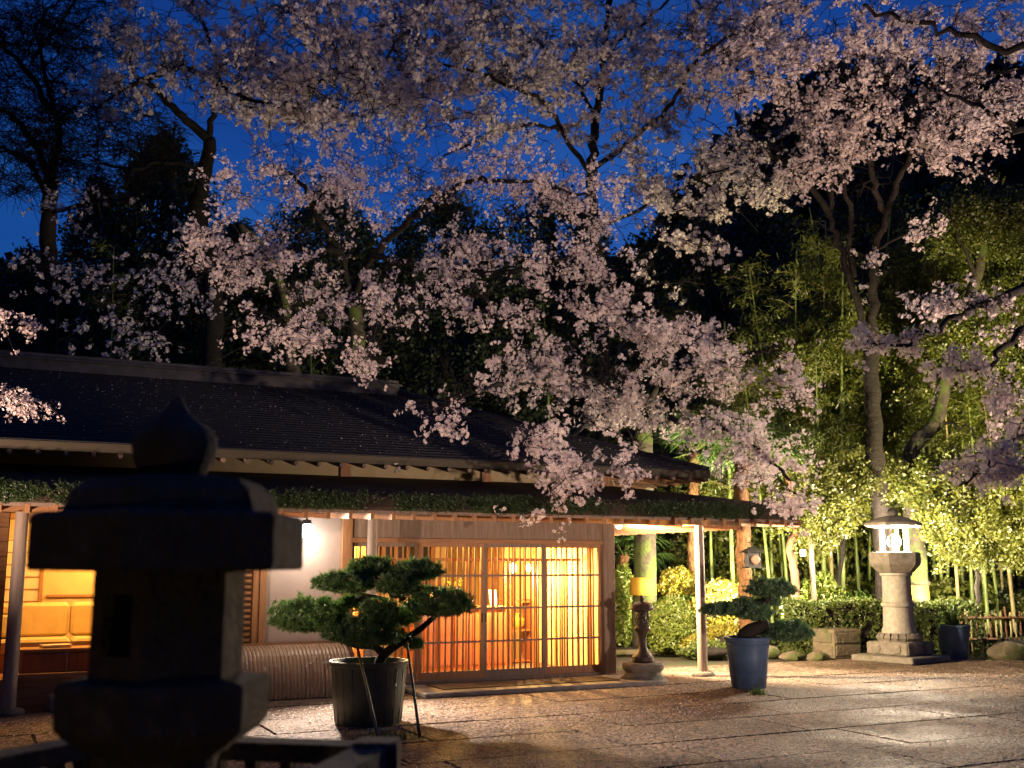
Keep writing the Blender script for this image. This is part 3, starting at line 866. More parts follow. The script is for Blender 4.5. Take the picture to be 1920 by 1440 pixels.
# ------------------------------------------------------------------ stone lantern close to the camera and the rail round it
LY = 2.9
lx = P(324, 1060, LY)[0]
SLN = thing('stone_lantern', 'weathered dark stone lantern with onion finial in front of the tea house', 'stone lantern', (lx, LY, 0), R(8))
zz = lambda py: float(P(313, py, LY)[2])
def hexr(r, z, rot=0.0, n=6): return [(r * math.cos(rot + 2 * math.pi * i / n), r * math.sin(rot + 2 * math.pi * i / n), z) for i in range(n)]
zt = zz
b = MB()
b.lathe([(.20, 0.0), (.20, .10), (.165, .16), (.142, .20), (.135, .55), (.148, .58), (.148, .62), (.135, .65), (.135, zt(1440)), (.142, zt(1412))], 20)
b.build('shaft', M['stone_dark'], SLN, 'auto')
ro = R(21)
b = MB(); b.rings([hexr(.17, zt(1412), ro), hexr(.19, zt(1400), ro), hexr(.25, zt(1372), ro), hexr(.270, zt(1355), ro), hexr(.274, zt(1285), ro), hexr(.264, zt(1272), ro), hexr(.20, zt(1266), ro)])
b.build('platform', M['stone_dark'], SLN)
# fire box with window openings: six corner panels and recessed faces
zb, ztp = zt(1267), zt(1070)
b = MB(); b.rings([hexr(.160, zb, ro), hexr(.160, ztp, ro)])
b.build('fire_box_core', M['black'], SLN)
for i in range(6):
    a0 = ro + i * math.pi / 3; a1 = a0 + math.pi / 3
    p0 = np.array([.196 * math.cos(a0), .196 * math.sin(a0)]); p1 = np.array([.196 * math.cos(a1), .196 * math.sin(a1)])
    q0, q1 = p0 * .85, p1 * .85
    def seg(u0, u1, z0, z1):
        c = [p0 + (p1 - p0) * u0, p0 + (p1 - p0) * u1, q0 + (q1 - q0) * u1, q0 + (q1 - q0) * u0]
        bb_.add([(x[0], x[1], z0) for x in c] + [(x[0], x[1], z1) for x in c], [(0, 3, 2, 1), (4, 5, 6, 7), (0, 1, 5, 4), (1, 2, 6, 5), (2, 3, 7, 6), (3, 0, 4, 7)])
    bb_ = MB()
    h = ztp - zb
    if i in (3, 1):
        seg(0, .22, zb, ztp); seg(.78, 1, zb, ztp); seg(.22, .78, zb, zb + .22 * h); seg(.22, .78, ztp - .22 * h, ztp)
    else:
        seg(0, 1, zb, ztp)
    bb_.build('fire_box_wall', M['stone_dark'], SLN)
# cap
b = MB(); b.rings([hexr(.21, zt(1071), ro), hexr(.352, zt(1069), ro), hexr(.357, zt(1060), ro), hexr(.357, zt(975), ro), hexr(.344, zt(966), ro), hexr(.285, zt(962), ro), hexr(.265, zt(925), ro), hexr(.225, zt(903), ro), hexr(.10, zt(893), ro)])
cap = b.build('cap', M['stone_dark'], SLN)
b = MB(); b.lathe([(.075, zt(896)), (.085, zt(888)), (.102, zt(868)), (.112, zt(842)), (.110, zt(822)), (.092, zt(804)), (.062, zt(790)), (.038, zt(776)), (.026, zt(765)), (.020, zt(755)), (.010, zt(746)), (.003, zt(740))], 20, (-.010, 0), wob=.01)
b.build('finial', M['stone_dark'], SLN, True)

RL = thing('stone_railing', 'dark stone railing with square balusters around the foreground lantern', 'railing', (0, 3.4, 0))
rlc = local(RL)
def railing(A, Bp, w_=.055, h_=.055):
    A, Bp = rlc(A), rlc(Bp)
    d = Bp - A; L = np.linalg.norm(d); d /= L; s_ = np.array([-d[1], d[0], 0])
    def beam(a, c, w2, z0, z1, name, par):
        v = []
        for z in (z0, z1):
            v += [tuple((a - s_ * w2) + [0, 0, z]), tuple((c - s_ * w2) + [0, 0, z]), tuple((c + s_ * w2) + [0, 0, z]), tuple((a + s_ * w2) + [0, 0, z])]
        return MB().add(v, [(0, 3, 2, 1), (4, 5, 6, 7), (0, 1, 5, 4), (1, 2, 6, 5), (2, 3, 7, 6), (3, 0, 4, 7)]).build(name, M['stone_dark'], par)
    top = beam(A, Bp, w_, -h_, 0, 'top_rail', RL)
    z_ = A[2]
    beam(A, Bp, w_ * .8, -z_ + .02, -z_ + .12, 'bottom_rail', RL)
    nb = int(L / .11)
    for i in range(nb):
        c = A + d * (i + .5) * L / nb
        beam(c - d * .018, c + d * .018, .02, -z_ + .12, -h_, 'baluster', RL)
P0 = P(-30, 1420, 2.62); P1 = P(230, 1392, 3.45); P2 = P(716, 1402, 3.55)
zr = 1.06
for q in (P0, P1, P2): q[2] = zr
P0 = np.array([-1.75, 2.75, zr]); P1 = np.array([-1.32, 3.62, zr]); P2 = np.array([-.415, 3.44, zr]); P3 = np.array([-.62, 2.35, zr])
P00 = np.array([-2.6, 3.0, zr])
railing(P0, P1); railing(P1, P2); railing(P2, P3); railing(P00, P0)
for q in (P0, P1, P2, P3):
    l = rlc(q); MB().cbox(l[0] - .07, l[0] + .07, l[1] - .07, l[1] + .07, 0, zr + .012, .01).build('post', M['stone_dark'], RL)

# ------------------------------------------------------------------ potted pines
def pot(c, r0, r1, h, m, name, label, ribs=0, lip=.03):
    t = thing(name, label, 'plant pot', c)
    MB().lathe([(r0 * .97, 0), (r0, .015), (r0 + (r1 - r0) * .25, h * .25), (r0 + (r1 - r0) * .26 + .004, h * .26), (r0 + (r1 - r0) * .6, h * .6), (r1 * .97, h - .055), (r1 * .975, h - .05), (r1 + lip * .3, h - .045), (r1 + lip * .5, h - .01), (r1 + lip * .2, h), (r1 - .015, h), (r1 - .03, h - .06)], 40, cap=False).build('pot_wall', m, t, 'auto')
    MB().lathe([(.01, h - .07), (r1 * .5, h - .065), (r1 - .028, h - .075)], 24, cap=False).build('soil', M['pot_soil'], t, True)
    MB().lathe([(r0 * .96, .004), (.01, .004)], 24, cap=False).build('pot_base', m, t)
    if ribs:
        for k in range(ribs):
            a = 2 * math.pi * k / ribs
            b = MB(); b.tube([((r0 + .003) * math.cos(a), (r0 + .003) * math.sin(a), .02), ((r1 * .97 + .001) * math.cos(a), (r1 * .97 + .001) * math.sin(a), h - .07)], .006, 6); b.build('rib', m, t, True)
    else:
        for f in (.26, .86):
            rr = r0 + (r1 - r0) * f * .95
            MB().lathe([(rr, f * h - .01), (rr + .010, f * h - .004), (rr + .010, f * h + .004), (rr, f * h + .01)], 40, cap=False).build('band', m, t, True)
    return t

def needle_tuft(n=16, l=.045):
    T = np.zeros((n, 3, 3))
    for i in range(n):
        d = rng.normal(size=3); d[2] = abs(d[2]) + .35; d /= np.linalg.norm(d)
        s_ = np.cross(d, rng.normal(size=3)); s_ /= np.linalg.norm(s_); w_ = .0042
        c = rng.normal(size=3) * .008
        T[i] = [c - s_ * w_, c + s_ * w_, c + d * l * (.7 + .5 * rng.random())]
    return T
NT = [needle_tuft() for _ in range(5)]

def bonsai(name, label, base, Y, pads, limbs, m, dens=1.0):
    t = thing(name, label, 'pine tree', base)
    lc = local(t)
    pxm = FOC / (Y * 1.0)
    br = []
    for pts, r0, r1 in limbs:
        w_ = [lc(P(x, y, Y + dy)) for x, y, dy in pts]
        w_ = smooth_poly(w_, 5)
        n_ = len(w_)
        MB().tube(w_, [r0 + (r1 - r0) * i / (n_ - 1) for i in range(n_)], 9).build('trunk' if not br else 'branch', M['bark'], t, True)
        br += w_
    br = np.array(br)
    for px, py, rx, ry, dy in pads:
        c = lc(P(px, py, Y + dy)); ax, az = rx / pxm, ry / pxm; ay = ax * .8
        n_ = int(dens * 2400 * ax * ay * 3.0) + 150
        u = rng.normal(size=(n_, 3)); u /= np.linalg.norm(u, axis=1)[:, None]
        lump = 1 + .16 * np.sin(u[:, 0] * 7 + px) * np.cos(u[:, 1] * 6 + py) + .08 * np.sin(u[:, 2] * 11 + u[:, 0] * 9)
        rr = (.62 + .38 * rng.random(n_) ** .6) * lump
        p = u * rr[:, None] * [ax, ay, az]
        p[:, 2] = np.where(p[:, 2] < 0, p[:, 2] * .55, p[:, 2]) + .0
        V = scatter(NT, c + p, rng.uniform(.8, 1.3, n_), .5)
        mesh_obj('needle_pad', np_mesh('needle_pad', V, 3), m, t)
        # fine twigs from the nearest limb into the pad
        tw = MB()
        near = br[np.argmin(((br - c) ** 2).sum(1))]
        for k in range(9):
            e = c + np.array([rng.uniform(-.75, .75) * ax, rng.uniform(-.7, .7) * ay, -.15 * az])
            mid = (near + e) / 2 + [0, 0, -.25 * az]
            tw.tube([near, mid, e], [.012, .008, .004], 5)
        tw.build('twig', M['bark'], t, True)
    return t

def smooth_poly(pts, k):
    pts = [np.asarray(p, float) for p in pts]
    out = []
    for i in range(len(pts) - 1):
        p0, p1, p2, p3 = pts[max(i - 1, 0)], pts[i], pts[i + 1], pts[min(i + 2, len(pts) - 1)]
        for j in range(k):
            u = j / k
            out.append(.5 * (2 * p1 + (p2 - p0) * u + (2 * p0 - 5 * p1 + 4 * p2 - p3) * u * u + (3 * p1 - p0 - 3 * p2 + p3) * u ** 3))
    out.append(pts[-1])
    return out

Y1 = 11.5
c1 = G(695, 1352); c1 = np.array([P(692, 1250, Y1)[0], Y1, 0])
pot(c1, .335, .40, .63, M['pot_green'], 'plant_pot', 'large ribbed grey-green pot holding the wide pine', ribs=20)
bonsai('pine_tree', 'wide cloud-pruned pine with flat green pads leaning over its pot', c1 + [0, 0, .56], Y1,
       [(695, 1068, 43, 22, .1), (783, 1073, 47, 23, .05), (648, 1096, 57, 24, -.1), (747, 1101, 42, 22, -.2), (582, 1160, 74, 40, 0), (822, 1136, 64, 33, 0), (711, 1151, 34, 26, -.25),
        (667, 1130, 30, 15, .2), (682, 1190, 74, 30, -.15), (745, 1160, 40, 20, .2), (775, 1208, 16, 9, 0)],
       [([(708, 1262, 0), (714, 1236, 0), (728, 1220, 0), (758, 1200, 0), (790, 1178, 0), (815, 1156, 0), (836, 1146, 0)], .062, .018),
        ([(722, 1228, 0), (700, 1212, 0), (665, 1210, 0), (620, 1190, 0), (585, 1172, 0)], .045, .014),
        ([(735, 1216, 0), (728, 1180, .05), (722, 1140, .05), (735, 1122, 0), (712, 1085, .05)], .04, .012),
        ([(728, 1125, .03), (690, 1116, 0), (650, 1108, -.1)], .024, .01), ([(733, 1120, 0), (765, 1112, 0), (785, 1085, .05)], .022, .009)], M['needle'], 1.0)
for (a, e, lab) in (((668, 1205), (711, 1391), 'bamboo prop leaning across the front of the ribbed pot'), ((763, 1205), (787, 1383), 'bamboo prop standing clear beside the ribbed pot')):
    foot = G(*e); top = P(a[0], a[1], Y1 - .25)
    o = MB().tube([(0, 0, 0), tuple((top - foot) * .5 + [0, 0, .004]), tuple(top - foot)], [.016, .015, .013], 7).build('support_pole', M['culm_old'], None, True)
    o.location = tuple(map(float, foot)); tag(o, lab, 'pole')

Y2 = 14.75
c2 = np.array([P(1403, 1250, Y2)[0], Y2, 0])
pot(c2, .225, .295, .66, M['pot_blue'], 'plant_pot', 'blue pot with a gnarled small pine beside the round post')
bonsai('pine_tree', 'small gnarled pine with blue-green pads in a blue pot', c2 + [0, 0, .58], Y2,
       [(1445, 1107, 46, 20, .05), (1358, 1144, 44, 13, 0), (1412, 1150, 36, 17, -.1), (1476, 1188, 46, 22, 0), (1440, 1128, 24, 10, .2), (1395, 1130, 20, 9, .2)],
       [([(1402, 1215, 0), (1396, 1195, 0), (1412, 1180, 0), (1432, 1172, 0), (1424, 1150, 0), (1436, 1128, 0), (1447, 1115, 0)], .13, .022),
        ([(1418, 1160, 0), (1390, 1152, 0), (1358, 1150, 0)], .03, .012), ([(1432, 1175, 0), (1455, 1180, 0), (1476, 1192, 0)], .03, .012)], M['needle_blue'], 1.1)

# grass tufts
def tuft(c, n, h, name='grass_tuft', label=None, r=.12, group=None):
    base = np.asarray(c) + np.stack([rng.normal(size=n) * r, rng.normal(size=n) * r, np.zeros(n)], -1)
    V = np.zeros((n, 3, 3))
    for i in range(n):
        a = rng.random() * 6.28; l = h * (.5 + .7 * rng.random()); w_ = .006
        d = np.array([math.cos(a), math.sin(a), 0])
        V[i] = [base[i] - np.cross(d, [0, 0, 1]) * w_, base[i] + np.cross(d, [0, 0, 1]) * w_, base[i] + d * l * .5 + [0, 0, l]]
    o = mesh_obj(name, np_mesh(name, V, 3), M['grass'])
    tag(struct(o, 'stuff'), label, 'grass', group)
tuft(G(720, 1384), 260, .06, label='short weeds at the foot of the ribbed pot', r=.16)
tuft(G(1422, 1302), 90, .09, label='grass blades at the foot of the blue pine pot', r=.05)
tuft(G(1640, 1238), 300, .10, label='grass tuft beside the tall lantern plinth', r=.10)
tuft(G(1860, 1228), 1500, .07, label='grass strip at the foot of the bamboo fence', r=.5)

# ------------------------------------------------------------------ small bronze lantern on round stone
c3 = np.array([P(1206, 1270, 15.35)[0], 15.35, 0])
t = thing('round_stone_base', 'round mill-like stone base under the small bronze lantern', 'stone base', c3)
MB().lathe([(.33, 0), (.335, .03), (.31, .07), (.265, .10), (.25, .15), (.285, .19), (.29, .25), (.275, .27), (.02, .275)], 28, wob=.01).build('stone_drum', M['stone'], t, 'auto')
bl = thing('bronze_lantern', 'small dark bronze lantern with mushroom cap and lattice fire box', 'lantern', c3 + [0, 0, .272])
MB().lathe([(.13, 0), (.155, .03), (.15, .08), (.09, .14), (.06, .20), (.05, .30), (.06, .38), (.10, .43), (.115, .46), (.105, .49), (.08, .50)], 24).build('stand', M['bronze'], bl, 'auto')
fb = MB().lathe([(.085, .50), (.09, .51), (.09, .525), (.03, .526)], 20).build('fire_box', M['bronze'], bl, 'auto')
b = MB()
for k in range(14):
    a = 2 * math.pi * k / 14
    for sg in (1, -1):
        pts = [(.088 * math.cos(a + sg * i * .22) * (1 + .12 * math.sin(i / 4 * math.pi)), .088 * math.sin(a + sg * i * .22) * (1 + .12 * math.sin(i / 4 * math.pi)), .525 + i * .04) for i in range(5)]
        b.tube(pts, .005, 4)
b.build('lattice', M['bronze'], fb)
MB().lathe([(.05, .527), (.05, .68)], 14).build('inner_shade', M['black'], fb)
MB().lathe([(.09, .685), (.10, .70), (.17, .715), (.175, .73), (.15, .78), (.10, .815), (.03, .83), (.022, .845), (.035, .87), (.03, .895), (.01, .915)], 24).build('cap', M['bronze'], bl, 'auto')

# ------------------------------------------------------------------ tall stone lantern with the lit fire box
c4 = np.array([6.58, 18.75, 0])
BL = thing('stone_lantern', 'tall pale stone lantern with round shaft and blazing fire box beside the hedge', 'stone lantern', c4, R(38))
MB().cbox(-.58, .58, -.58, .58, 0, .11, .02).build('plinth', M['stone'], BL)
MB().cbox(-.40, .40, -.40, .40, .11, .33, .03).build('base_block', M['stone'], BL)
for a in range(4):
    for x in (-.19, .19):
        o = MB().lathe([(.08, 0), (.075, .02), (.045, .028), (.02, .04)], 12).build('carved_boss', M['stone'], BL, 'auto'); o.rotation_euler = (R(90), 0, a * math.pi / 2)
        ca, sa = math.cos(a * math.pi / 2), math.sin(a * math.pi / 2)
        o.location = (x * ca + .395 * sa, x * sa - .395 * ca, .22)
MB().lathe([(.35, .33), (.35, .36), (.28, .46), (.26, .49)], 32).build('lotus_core', M['stone'], BL, 'auto')
for k in range(18):
    a = 2 * math.pi * k / 18
    o = MB().rings([[(-.045, -.01, 0), (.045, -.01, 0), (.05, .03, 0), (-.05, .03, 0)], [(-.055, -.045, .05), (.055, -.045, .05), (.05, .02, .04), (-.05, .02, .04)], [(-.042, -.0, .12), (.042, -.0, .12), (.035, .05, .12), (-.035, .05, .12)]]).build('lotus_petal', M['stone'], BL, 'auto')
    o.location = (.34 * math.cos(a), .34 * math.sin(a), .345); o.rotation_euler = (0, 0, a + math.pi / 2)
MB().lathe([(.285, .47), (.275, .52), (.255, .58), (.245, .86), (.245, .90), (.27, .91), (.275, .94), (.27, .97), (.245, .98), (.235, 1.2), (.235, 1.42), (.265, 1.43), (.265, 1.47)], 32).build('shaft', M['stone_pale'], BL, 'auto')
hx = lambda r, z: hexr(r, z, R(20))
MB().rings([hx(.27, 1.47), hx(.31, 1.49), hx(.42, 1.60), hx(.44, 1.64), hx(.44, 1.80), hx(.42, 1.82), hx(.28, 1.825)]).build('platform', M['stone'], BL)
for k in range(6):
    a = R(20) + k * math.pi / 3
    MB().cbox(-.02, .02, -.02, .02, 1.825, 2.24, .006).build('fire_box_pillar', M['stone'], BL).location = (.24 * math.cos(a), .24 * math.sin(a), 0)
MB().rings([hx(.26, 2.24), hx(.44, 2.25), hx(.50, 2.27), hx(.50, 2.32), hx(.40, 2.36), hx(.24, 2.41), hx(.10, 2.44)]).build('cap', M['stone'], BL)
MB().lathe([(.06, 2.44), (.085, 2.46), (.09, 2.50), (.06, 2.55), (.01, 2.59)], 16).build('finial', M['stone'], BL, True)
MB().lathe([(.03, 1.825), (.03, 1.86), (.07, 1.90), (.11, 1.96), (.115, 2.02), (.09, 2.08), (.04, 2.12), (.02, 2.125)], 20).build('bulb', M['lamp_lantern'], BL, True)
lamp('stone_lantern_light', 'POINT', c4 + [0, 0, 2.0], 6000, (1.0, .80, .57), size=.155)

# ------------------------------------------------------------------ other garden furniture
o = MB().cbox(-.33, .33, -.30, .30, 0, .50, .02)
o.rings([[(-.27, -.24, .502), (.27, -.24, .502), (.27, .24, .502), (-.27, .24, .502)], [(-.25, -.22, .505), (.25, -.22, .505), (.25, .22, .505), (-.25, .22, .505)]])
t = thing('stone_planter', 'square carved stone planter box in front of the clipped hedge', 'planter', G(1580, 1236) + [0, .3, 0], R(22))
MB().cbox(-.30, .30, -.30, .30, 0, .50, .02).build('planter_body', M['rock'], t)
for k in range(4):
    for j in range(2):
        o = MB().cbox(-.26, .26, -.012, .012, .06 + j * .21, .23 + j * .21, .008).build('carved_panel', M['rock'], t); a = k * math.pi / 2
        o.location = (.302 * math.sin(a), -.302 * math.cos(a), 0); o.rotation_euler = (0, 0, a)
c5 = G(1803, 1238) + [0, .28, 0]
pot(c5, .21, .275, .58, M['pot_blue'], 'plant_pot', 'scuffed blue pot with arching leaves beyond the tall lantern')

def rock(c, rx, ry, rz_, label):
    me = MB()
    rs = []
    k0 = random.random() * 9
    for i in range(9):
        a = -1.2 + 2.7 * i / 8
        rs.append([(rx * math.cos(a) * math.cos(2 * math.pi * j / 14) * (1 + .14 * math.sin(j * 1.9 + i * .8 + k0) + .08 * math.sin(j * 4.1 + k0)), ry * math.cos(a) * math.sin(2 * math.pi * j / 14) * (1 + .12 * math.sin(j * 2.3 + k0 - i)), rz_ * math.sin(a) + .05 * rz_ * math.sin(j + i + k0)) for j in range(14)])
    o = me.rings(rs).build('garden_rock', M['rock'], None, 'auto')
    o.location = tuple(map(float, c)); tag(o, label, 'rock')
rock(G(1512, 1228) + [0, .3, .10], .34, .28, .20, 'large rounded mossy rock beside the stone planter')
rock(G(1492, 1238) + [0, .2, .04], .20, .16, .10, 'flat small rock at the foot of the large mossy rock')
rock(G(1540, 1240) + [0, .2, .05], .18, .15, .11, 'dark small rock wedged between mossy rock and planter')
rock(G(1449, 1232) + [0, .2, .06], .22, .16, .12, 'rounded rock behind the blue pine pot at the path edge')
rock(G(1275, 1214) + [0, .2, .08], .30, .2, .16, 'low angular rock under the round bush')
rock(G(1905, 1238) + [0, .2, .1], .34, .26, .2, 'dark rock at the end of the bamboo fence')
for k, (x, y) in enumerate(((1165, 1226), (1190, 1225), (1240, 1226), (1300, 1226), (1345, 1229), (1375, 1230))):
    o = MB().cbox(-.32, .32, -.07, .07, -.02, .07, .02).build('edging_stone', M['rock']); o.location = tuple(map(float, G(x, y))); o.rotation_euler = (0, 0, random.uniform(-.1, .15))
    tag(o, 'low edging stone between the paving and the shrub bed', 'edging stone', 'edging stones of the shrub bed')

# pole with white box
t = thing('wooden_pole', 'bare wooden pole with a small white box among the bamboo', 'pole', np.array([P(1530, 1200, 20.9)[0], 20.9, 0]))
lc = local(t); yb = t.location[1]
MB().tube([lc(P(1531, 1205, yb)), lc(P(1524, 1080, yb)), lc(P(1516, 972, yb))], [.055, .052, .047], 10).build('pole_shaft', M['wood_grey'], t, True)
e = lc(P(1506, 1037, yb - .1)); MB().cbox(e[0] - .05, e[0] + .04, e[1] - .05, e[1] + .05, e[2] - .06, e[2] + .07, .008).build('meter_box', M['white_box'], t)
# garden spotlights
def spot(loc, label, tgt, pw, col, cone=120):
    t = thing('garden_spotlight', label, 'lamp', loc)
    l = np.asarray(loc, float); z = l[2]; t.location = (l[0], l[1], 0)
    MB().tube([(0, 0, 0), (0, 0, z - .05)], .012, 6).build('stake', M['black'], t)
    MB().lathe([(.02, z - .06), (.05, z - .04), (.06, z + .0)], 12, cap=False).build('lamp_shade', M['black'], t, True)
    MB().lathe([(.01, z - .03), (.035, z - .01), (.04, z + .02), (.02, z + .05)], 10).build('bulb', M['lamp_lantern'], t, True)
    lamp('garden_spotlight_light', 'SPOT', l + [0, 0, .08], pw, col, size=.04, target=tgt, cone=cone, blend=.6)
s1 = P(1408, 1127, 20.2); s2 = P(1470, 1152, 20.6)
spot(s1, 'garden spotlight glaring through the needles of the small pine', P(1300, 930, 22.5), 1500, (1, .82, .5), 150)
spot(s2, 'low garden spotlight behind the hedge end', P(1560, 700, 25), 1300, (1, .85, .55), 150)
added_spot = P(1765, 1165, 20.8)
spot(added_spot, 'added low garden spotlight, out of view behind the darker hedge', P(1830, 560, 25), 600, (1, .84, .52), 140)  # unseen spotlight, added to brighten the bamboo foliage from below
lamp('garden_spotlight_spill', 'SPOT', P(1472, 1150, 20.5), 260, (1, .93, .82), size=.05, target=G(1470, 1235), cone=70, blend=.7)

# hanging lantern on the palm
t = thing('hanging_lantern', 'black iron box lantern hung against the shaggy palm trunk', 'lantern', P(1412, 1065, 19.4), R(10))
b = MB(); b.rings([[(-.17, -.17, .27), (.17, -.17, .27), (.17, .17, .27), (-.17, .17, .27)], [(-.15, -.15, .30), (.15, -.15, .30), (.15, .15, .30), (-.15, .15, .30)], [(-.04, -.04, .37), (.04, -.04, .37), (.04, .04, .37), (-.04, .04, .37)]]); b.build('cap', M['black'], t)
for x in (-.11, .09):
    for y in (-.11, .09): MB().box(x, x + .02, y, y + .02, .02, .27).build('corner_post', M['black'], t)
MB().box(-.13, .13, -.13, .13, 0, .02).build('floor_plate', M['black'], t)
MB().lathe([(.07, 0), (.085, .012), (.07, .02)], 20).build('round_window', M['wood_dark'], t).rotation_euler = (R(90), 0, 0)
t.children[-1].location = (0, -.112, .145)
b = MB(); b.box(-.088, .088, -.105, -.10, .02, .27).box(-.088, .088, .10, .105, .02, .27); b.build('side_panel', M['black'], t)
MB().tube([(0, 0, .36), (0, 0, .44), (0, .25, .46)], .008, 5).build('hook', M['black'], t)

# ------------------------------------------------------------------ trees
class Tree:
    """limbs are given as real 3-D lines, the crown grows from them towards target points"""
    def __init__(s):
        s.pos = np.zeros((60000, 3)); s.rad = np.zeros(60000); s.n = 0
        s.wood = MB(); s.trunk = MB(); s.bl = []; s.sc = []
    def addn(s, p, r):
        s.pos[s.n] = p; s.rad[s.n] = r; s.n += 1
    def limb(s, pts, r0, r1, sides=8, trunk=False, wob=.03, nodes=True):
        w_ = smooth_poly(pts, 6)
        n_ = len(w_)
        w_ = [p + (rng.normal(size=3) * wob * min(1, i / 4) if 0 < i < n_ - 1 else 0) for i, p in enumerate(w_)]
        rr = [r0 + (r1 - r0) * (i / (n_ - 1)) ** .8 for i in range(n_)]
        (s.trunk if trunk else s.wood).tube(w_, rr, sides)
        if nodes:
            for p, r in zip(w_, rr): s.addn(p, r)
    def grow(s, targets, nb=(5, 9), step=.12, spread=.10, rmax=.03, shoots=3, shl=(.12, .38), sag=.12, bare=0.25, csc=(.75, 1.2)):
        targets = np.asarray(targets)
        d0 = np.array([((s.pos[:s.n] - t) ** 2).sum(1).min() for t in targets])
        for t in targets[np.argsort(d0)]:
            q = s.pos[:s.n] - t
            i = int(np.argmin((q ** 2).sum(1)))
            p0 = s.pos[i].copy(); L = float(np.linalg.norm(t - p0))
            if L < .03: continue
            k = max(2, min(9, int(L / .3) + 2))
            side = rng.normal(size=3) * L * .10
            up = np.array([0, 0, sag * L])
            pts = [p0 + (t - p0) * u + (side + up) * 4 * u * (1 - u) * .5 + rng.normal(size=3) * .012 for u in np.linspace(0, 1, k + 1)]
            pts[0] = p0
            r0 = min(s.rad[i] * .75, .004 + .011 * L, rmax); r0 = max(r0, TW)
            s.wood.tube(pts, [r0 + (TW * .7 - r0) * u for u in np.linspace(0, 1, k + 1)], 4 if r0 < .02 else 6, cap=False)
            for p, u in zip(pts[1:], np.linspace(0, 1, k + 1)[1:]): s.addn(p, r0 + (.0028 - r0) * u)
            # blossoms along the outer part
            m_ = int(rng.integers(*nb))
            for _ in range(m_):
                u = bare + (1 - bare) * rng.random() ** .7 if L > .5 else rng.random()
                j = min(int(u * k), k - 1); f = u * k - j
                s.bl.append(pts[j] * (1 - f) + pts[j + 1] * f + rng.normal(size=3) * spread * .5)
            for _ in range(shoots):
                u = .3 + .7 * rng.random(); j = min(int(u * k), k - 1); b0 = pts[j]
                e = b0 + (rng.normal(size=3) * [1, 1, .7] + [0, 0, -.1]) * rng.uniform(*shl) * .8
                s.wood.tube([b0, (b0 + e) / 2 + rng.normal(size=3) * .01, e], [TW, TW * .8, TW * .6], 3, cap=False)
                for f in (1.0, .6)[:1 + (rng.random() < .5)]:
                    s.bl.append(b0 + (e - b0) * f + rng.normal(size=3) * .02)
    def crown(s, name, templates, m, parent, lc, k, scale=(.8, 1.25), tilt=1.0):
        pos = np.array(s.bl)
        if k == 3:               # boughs are uneven: thin spots between flowering sprays
            q = pos * 2.6
            nz = np.sin(q[:, 0] + 1.7 * np.sin(q[:, 2] * .7)) + np.sin(q[:, 1] * .8 + q[:, 2] * .5 + 2) + np.sin(q[:, 2] * 1.7 + .6 * q[:, 0]) + rng.normal(size=len(q)) * .45
            pos = pos[nz > GAPS]
        pos = pos - np.array(parent.location)
        V = scatter(templates, pos, rng.uniform(*scale, len(pos)), tilt)
        o = mesh_obj(name, np_mesh(name, V, k), m, parent)
        return o
    def finish(s, root, m, tname='trunk', bname='branches', bm=None):
        L = np.array(root.location)
        for mb_, nm in ((s.trunk, tname), (s.wood, bname)):
            if mb_.v:
                mb_.v = [tuple(np.asarray(v) - L) for v in mb_.v]
                mb_.build(nm, m if nm == tname else (bm or M['bark']), root, True)

def zone(px, py, rx, ry, Y, dY, n, rot=0.0):
    n = max(4, int(n * DENS))
    """n points in an ellipsoid round the point seen at (px, py) at distance Y"""
    u = rng.normal(size=(n, 3)); u /= np.linalg.norm(u, axis=1)[:, None]
    u *= rng.random(n)[:, None] ** (1 / 3.2)
    k = Y / FOC * ZS; dY = dY * ZS
    c, s_ = math.cos(rot), math.sin(rot)
    dx = (u[:, 0] * rx * c - u[:, 1] * ry * s_) * k; dz = -(u[:, 0] * rx * s_ + u[:, 1] * ry * c) * k
    return P(px, py, Y)[None] + np.stack([dx, u[:, 2] * dY, dz], -1)

def pl(*a):                       # (px, py, Y) triples -> points
    return [P(*q) for q in a]

def cherry(label, base, name='cherry_tree'):
    return thing(name, label, 'cherry tree', base), Tree()

GAPS = -.4
DENS = 0.34
ZS = 1.3
TW = .005
# --- A: cherry with the yellow band beside the tea house corner
ta_base = P(1208, 1215, 21.6); ta_base[2] = 0
rA, A = cherry('cherry tree with a wide yellow band round its trunk beside the tea house corner', ta_base)
A.limb([ta_base, P(1209, 1100, 21.6), P(1208, 950, 21.5), P(1205, 860, 21.4), P(1204, 800, 21.2)], .25, .19, 14, True, .012)
A.limb(pl((1204, 800, 21.2), (1180, 770, 20.6), (1140, 735, 19.8), (1080, 700, 18.6), (1000, 660, 17.6), (920, 640, 17)), .12, .03)
A.limb(pl((1204, 800, 21.2), (1225, 745, 20.5), (1250, 690, 19.5), (1210, 620, 18), (1150, 540, 16.5), (1090, 490, 15.5)), .12, .03)
A.limb(pl((1225, 745, 20.5), (1300, 700, 19), (1380, 670, 17.6), (1460, 650, 16.8)), .08, .025)
A.limb(pl((1204, 800, 21.2), (1260, 790, 19.5), (1340, 800, 17.5), (1420, 840, 15.8), (1480, 900, 14.6)), .09, .02)
A.limb(pl((1180, 770, 20.6), (1130, 790, 18), (1080, 810, 16), (1050, 830, 14.4)), .07, .015)
A.limb(pl((1140, 735, 19.8), (1000, 720, 17), (900, 730, 15.2), (840, 760, 14.2)), .06, .014)
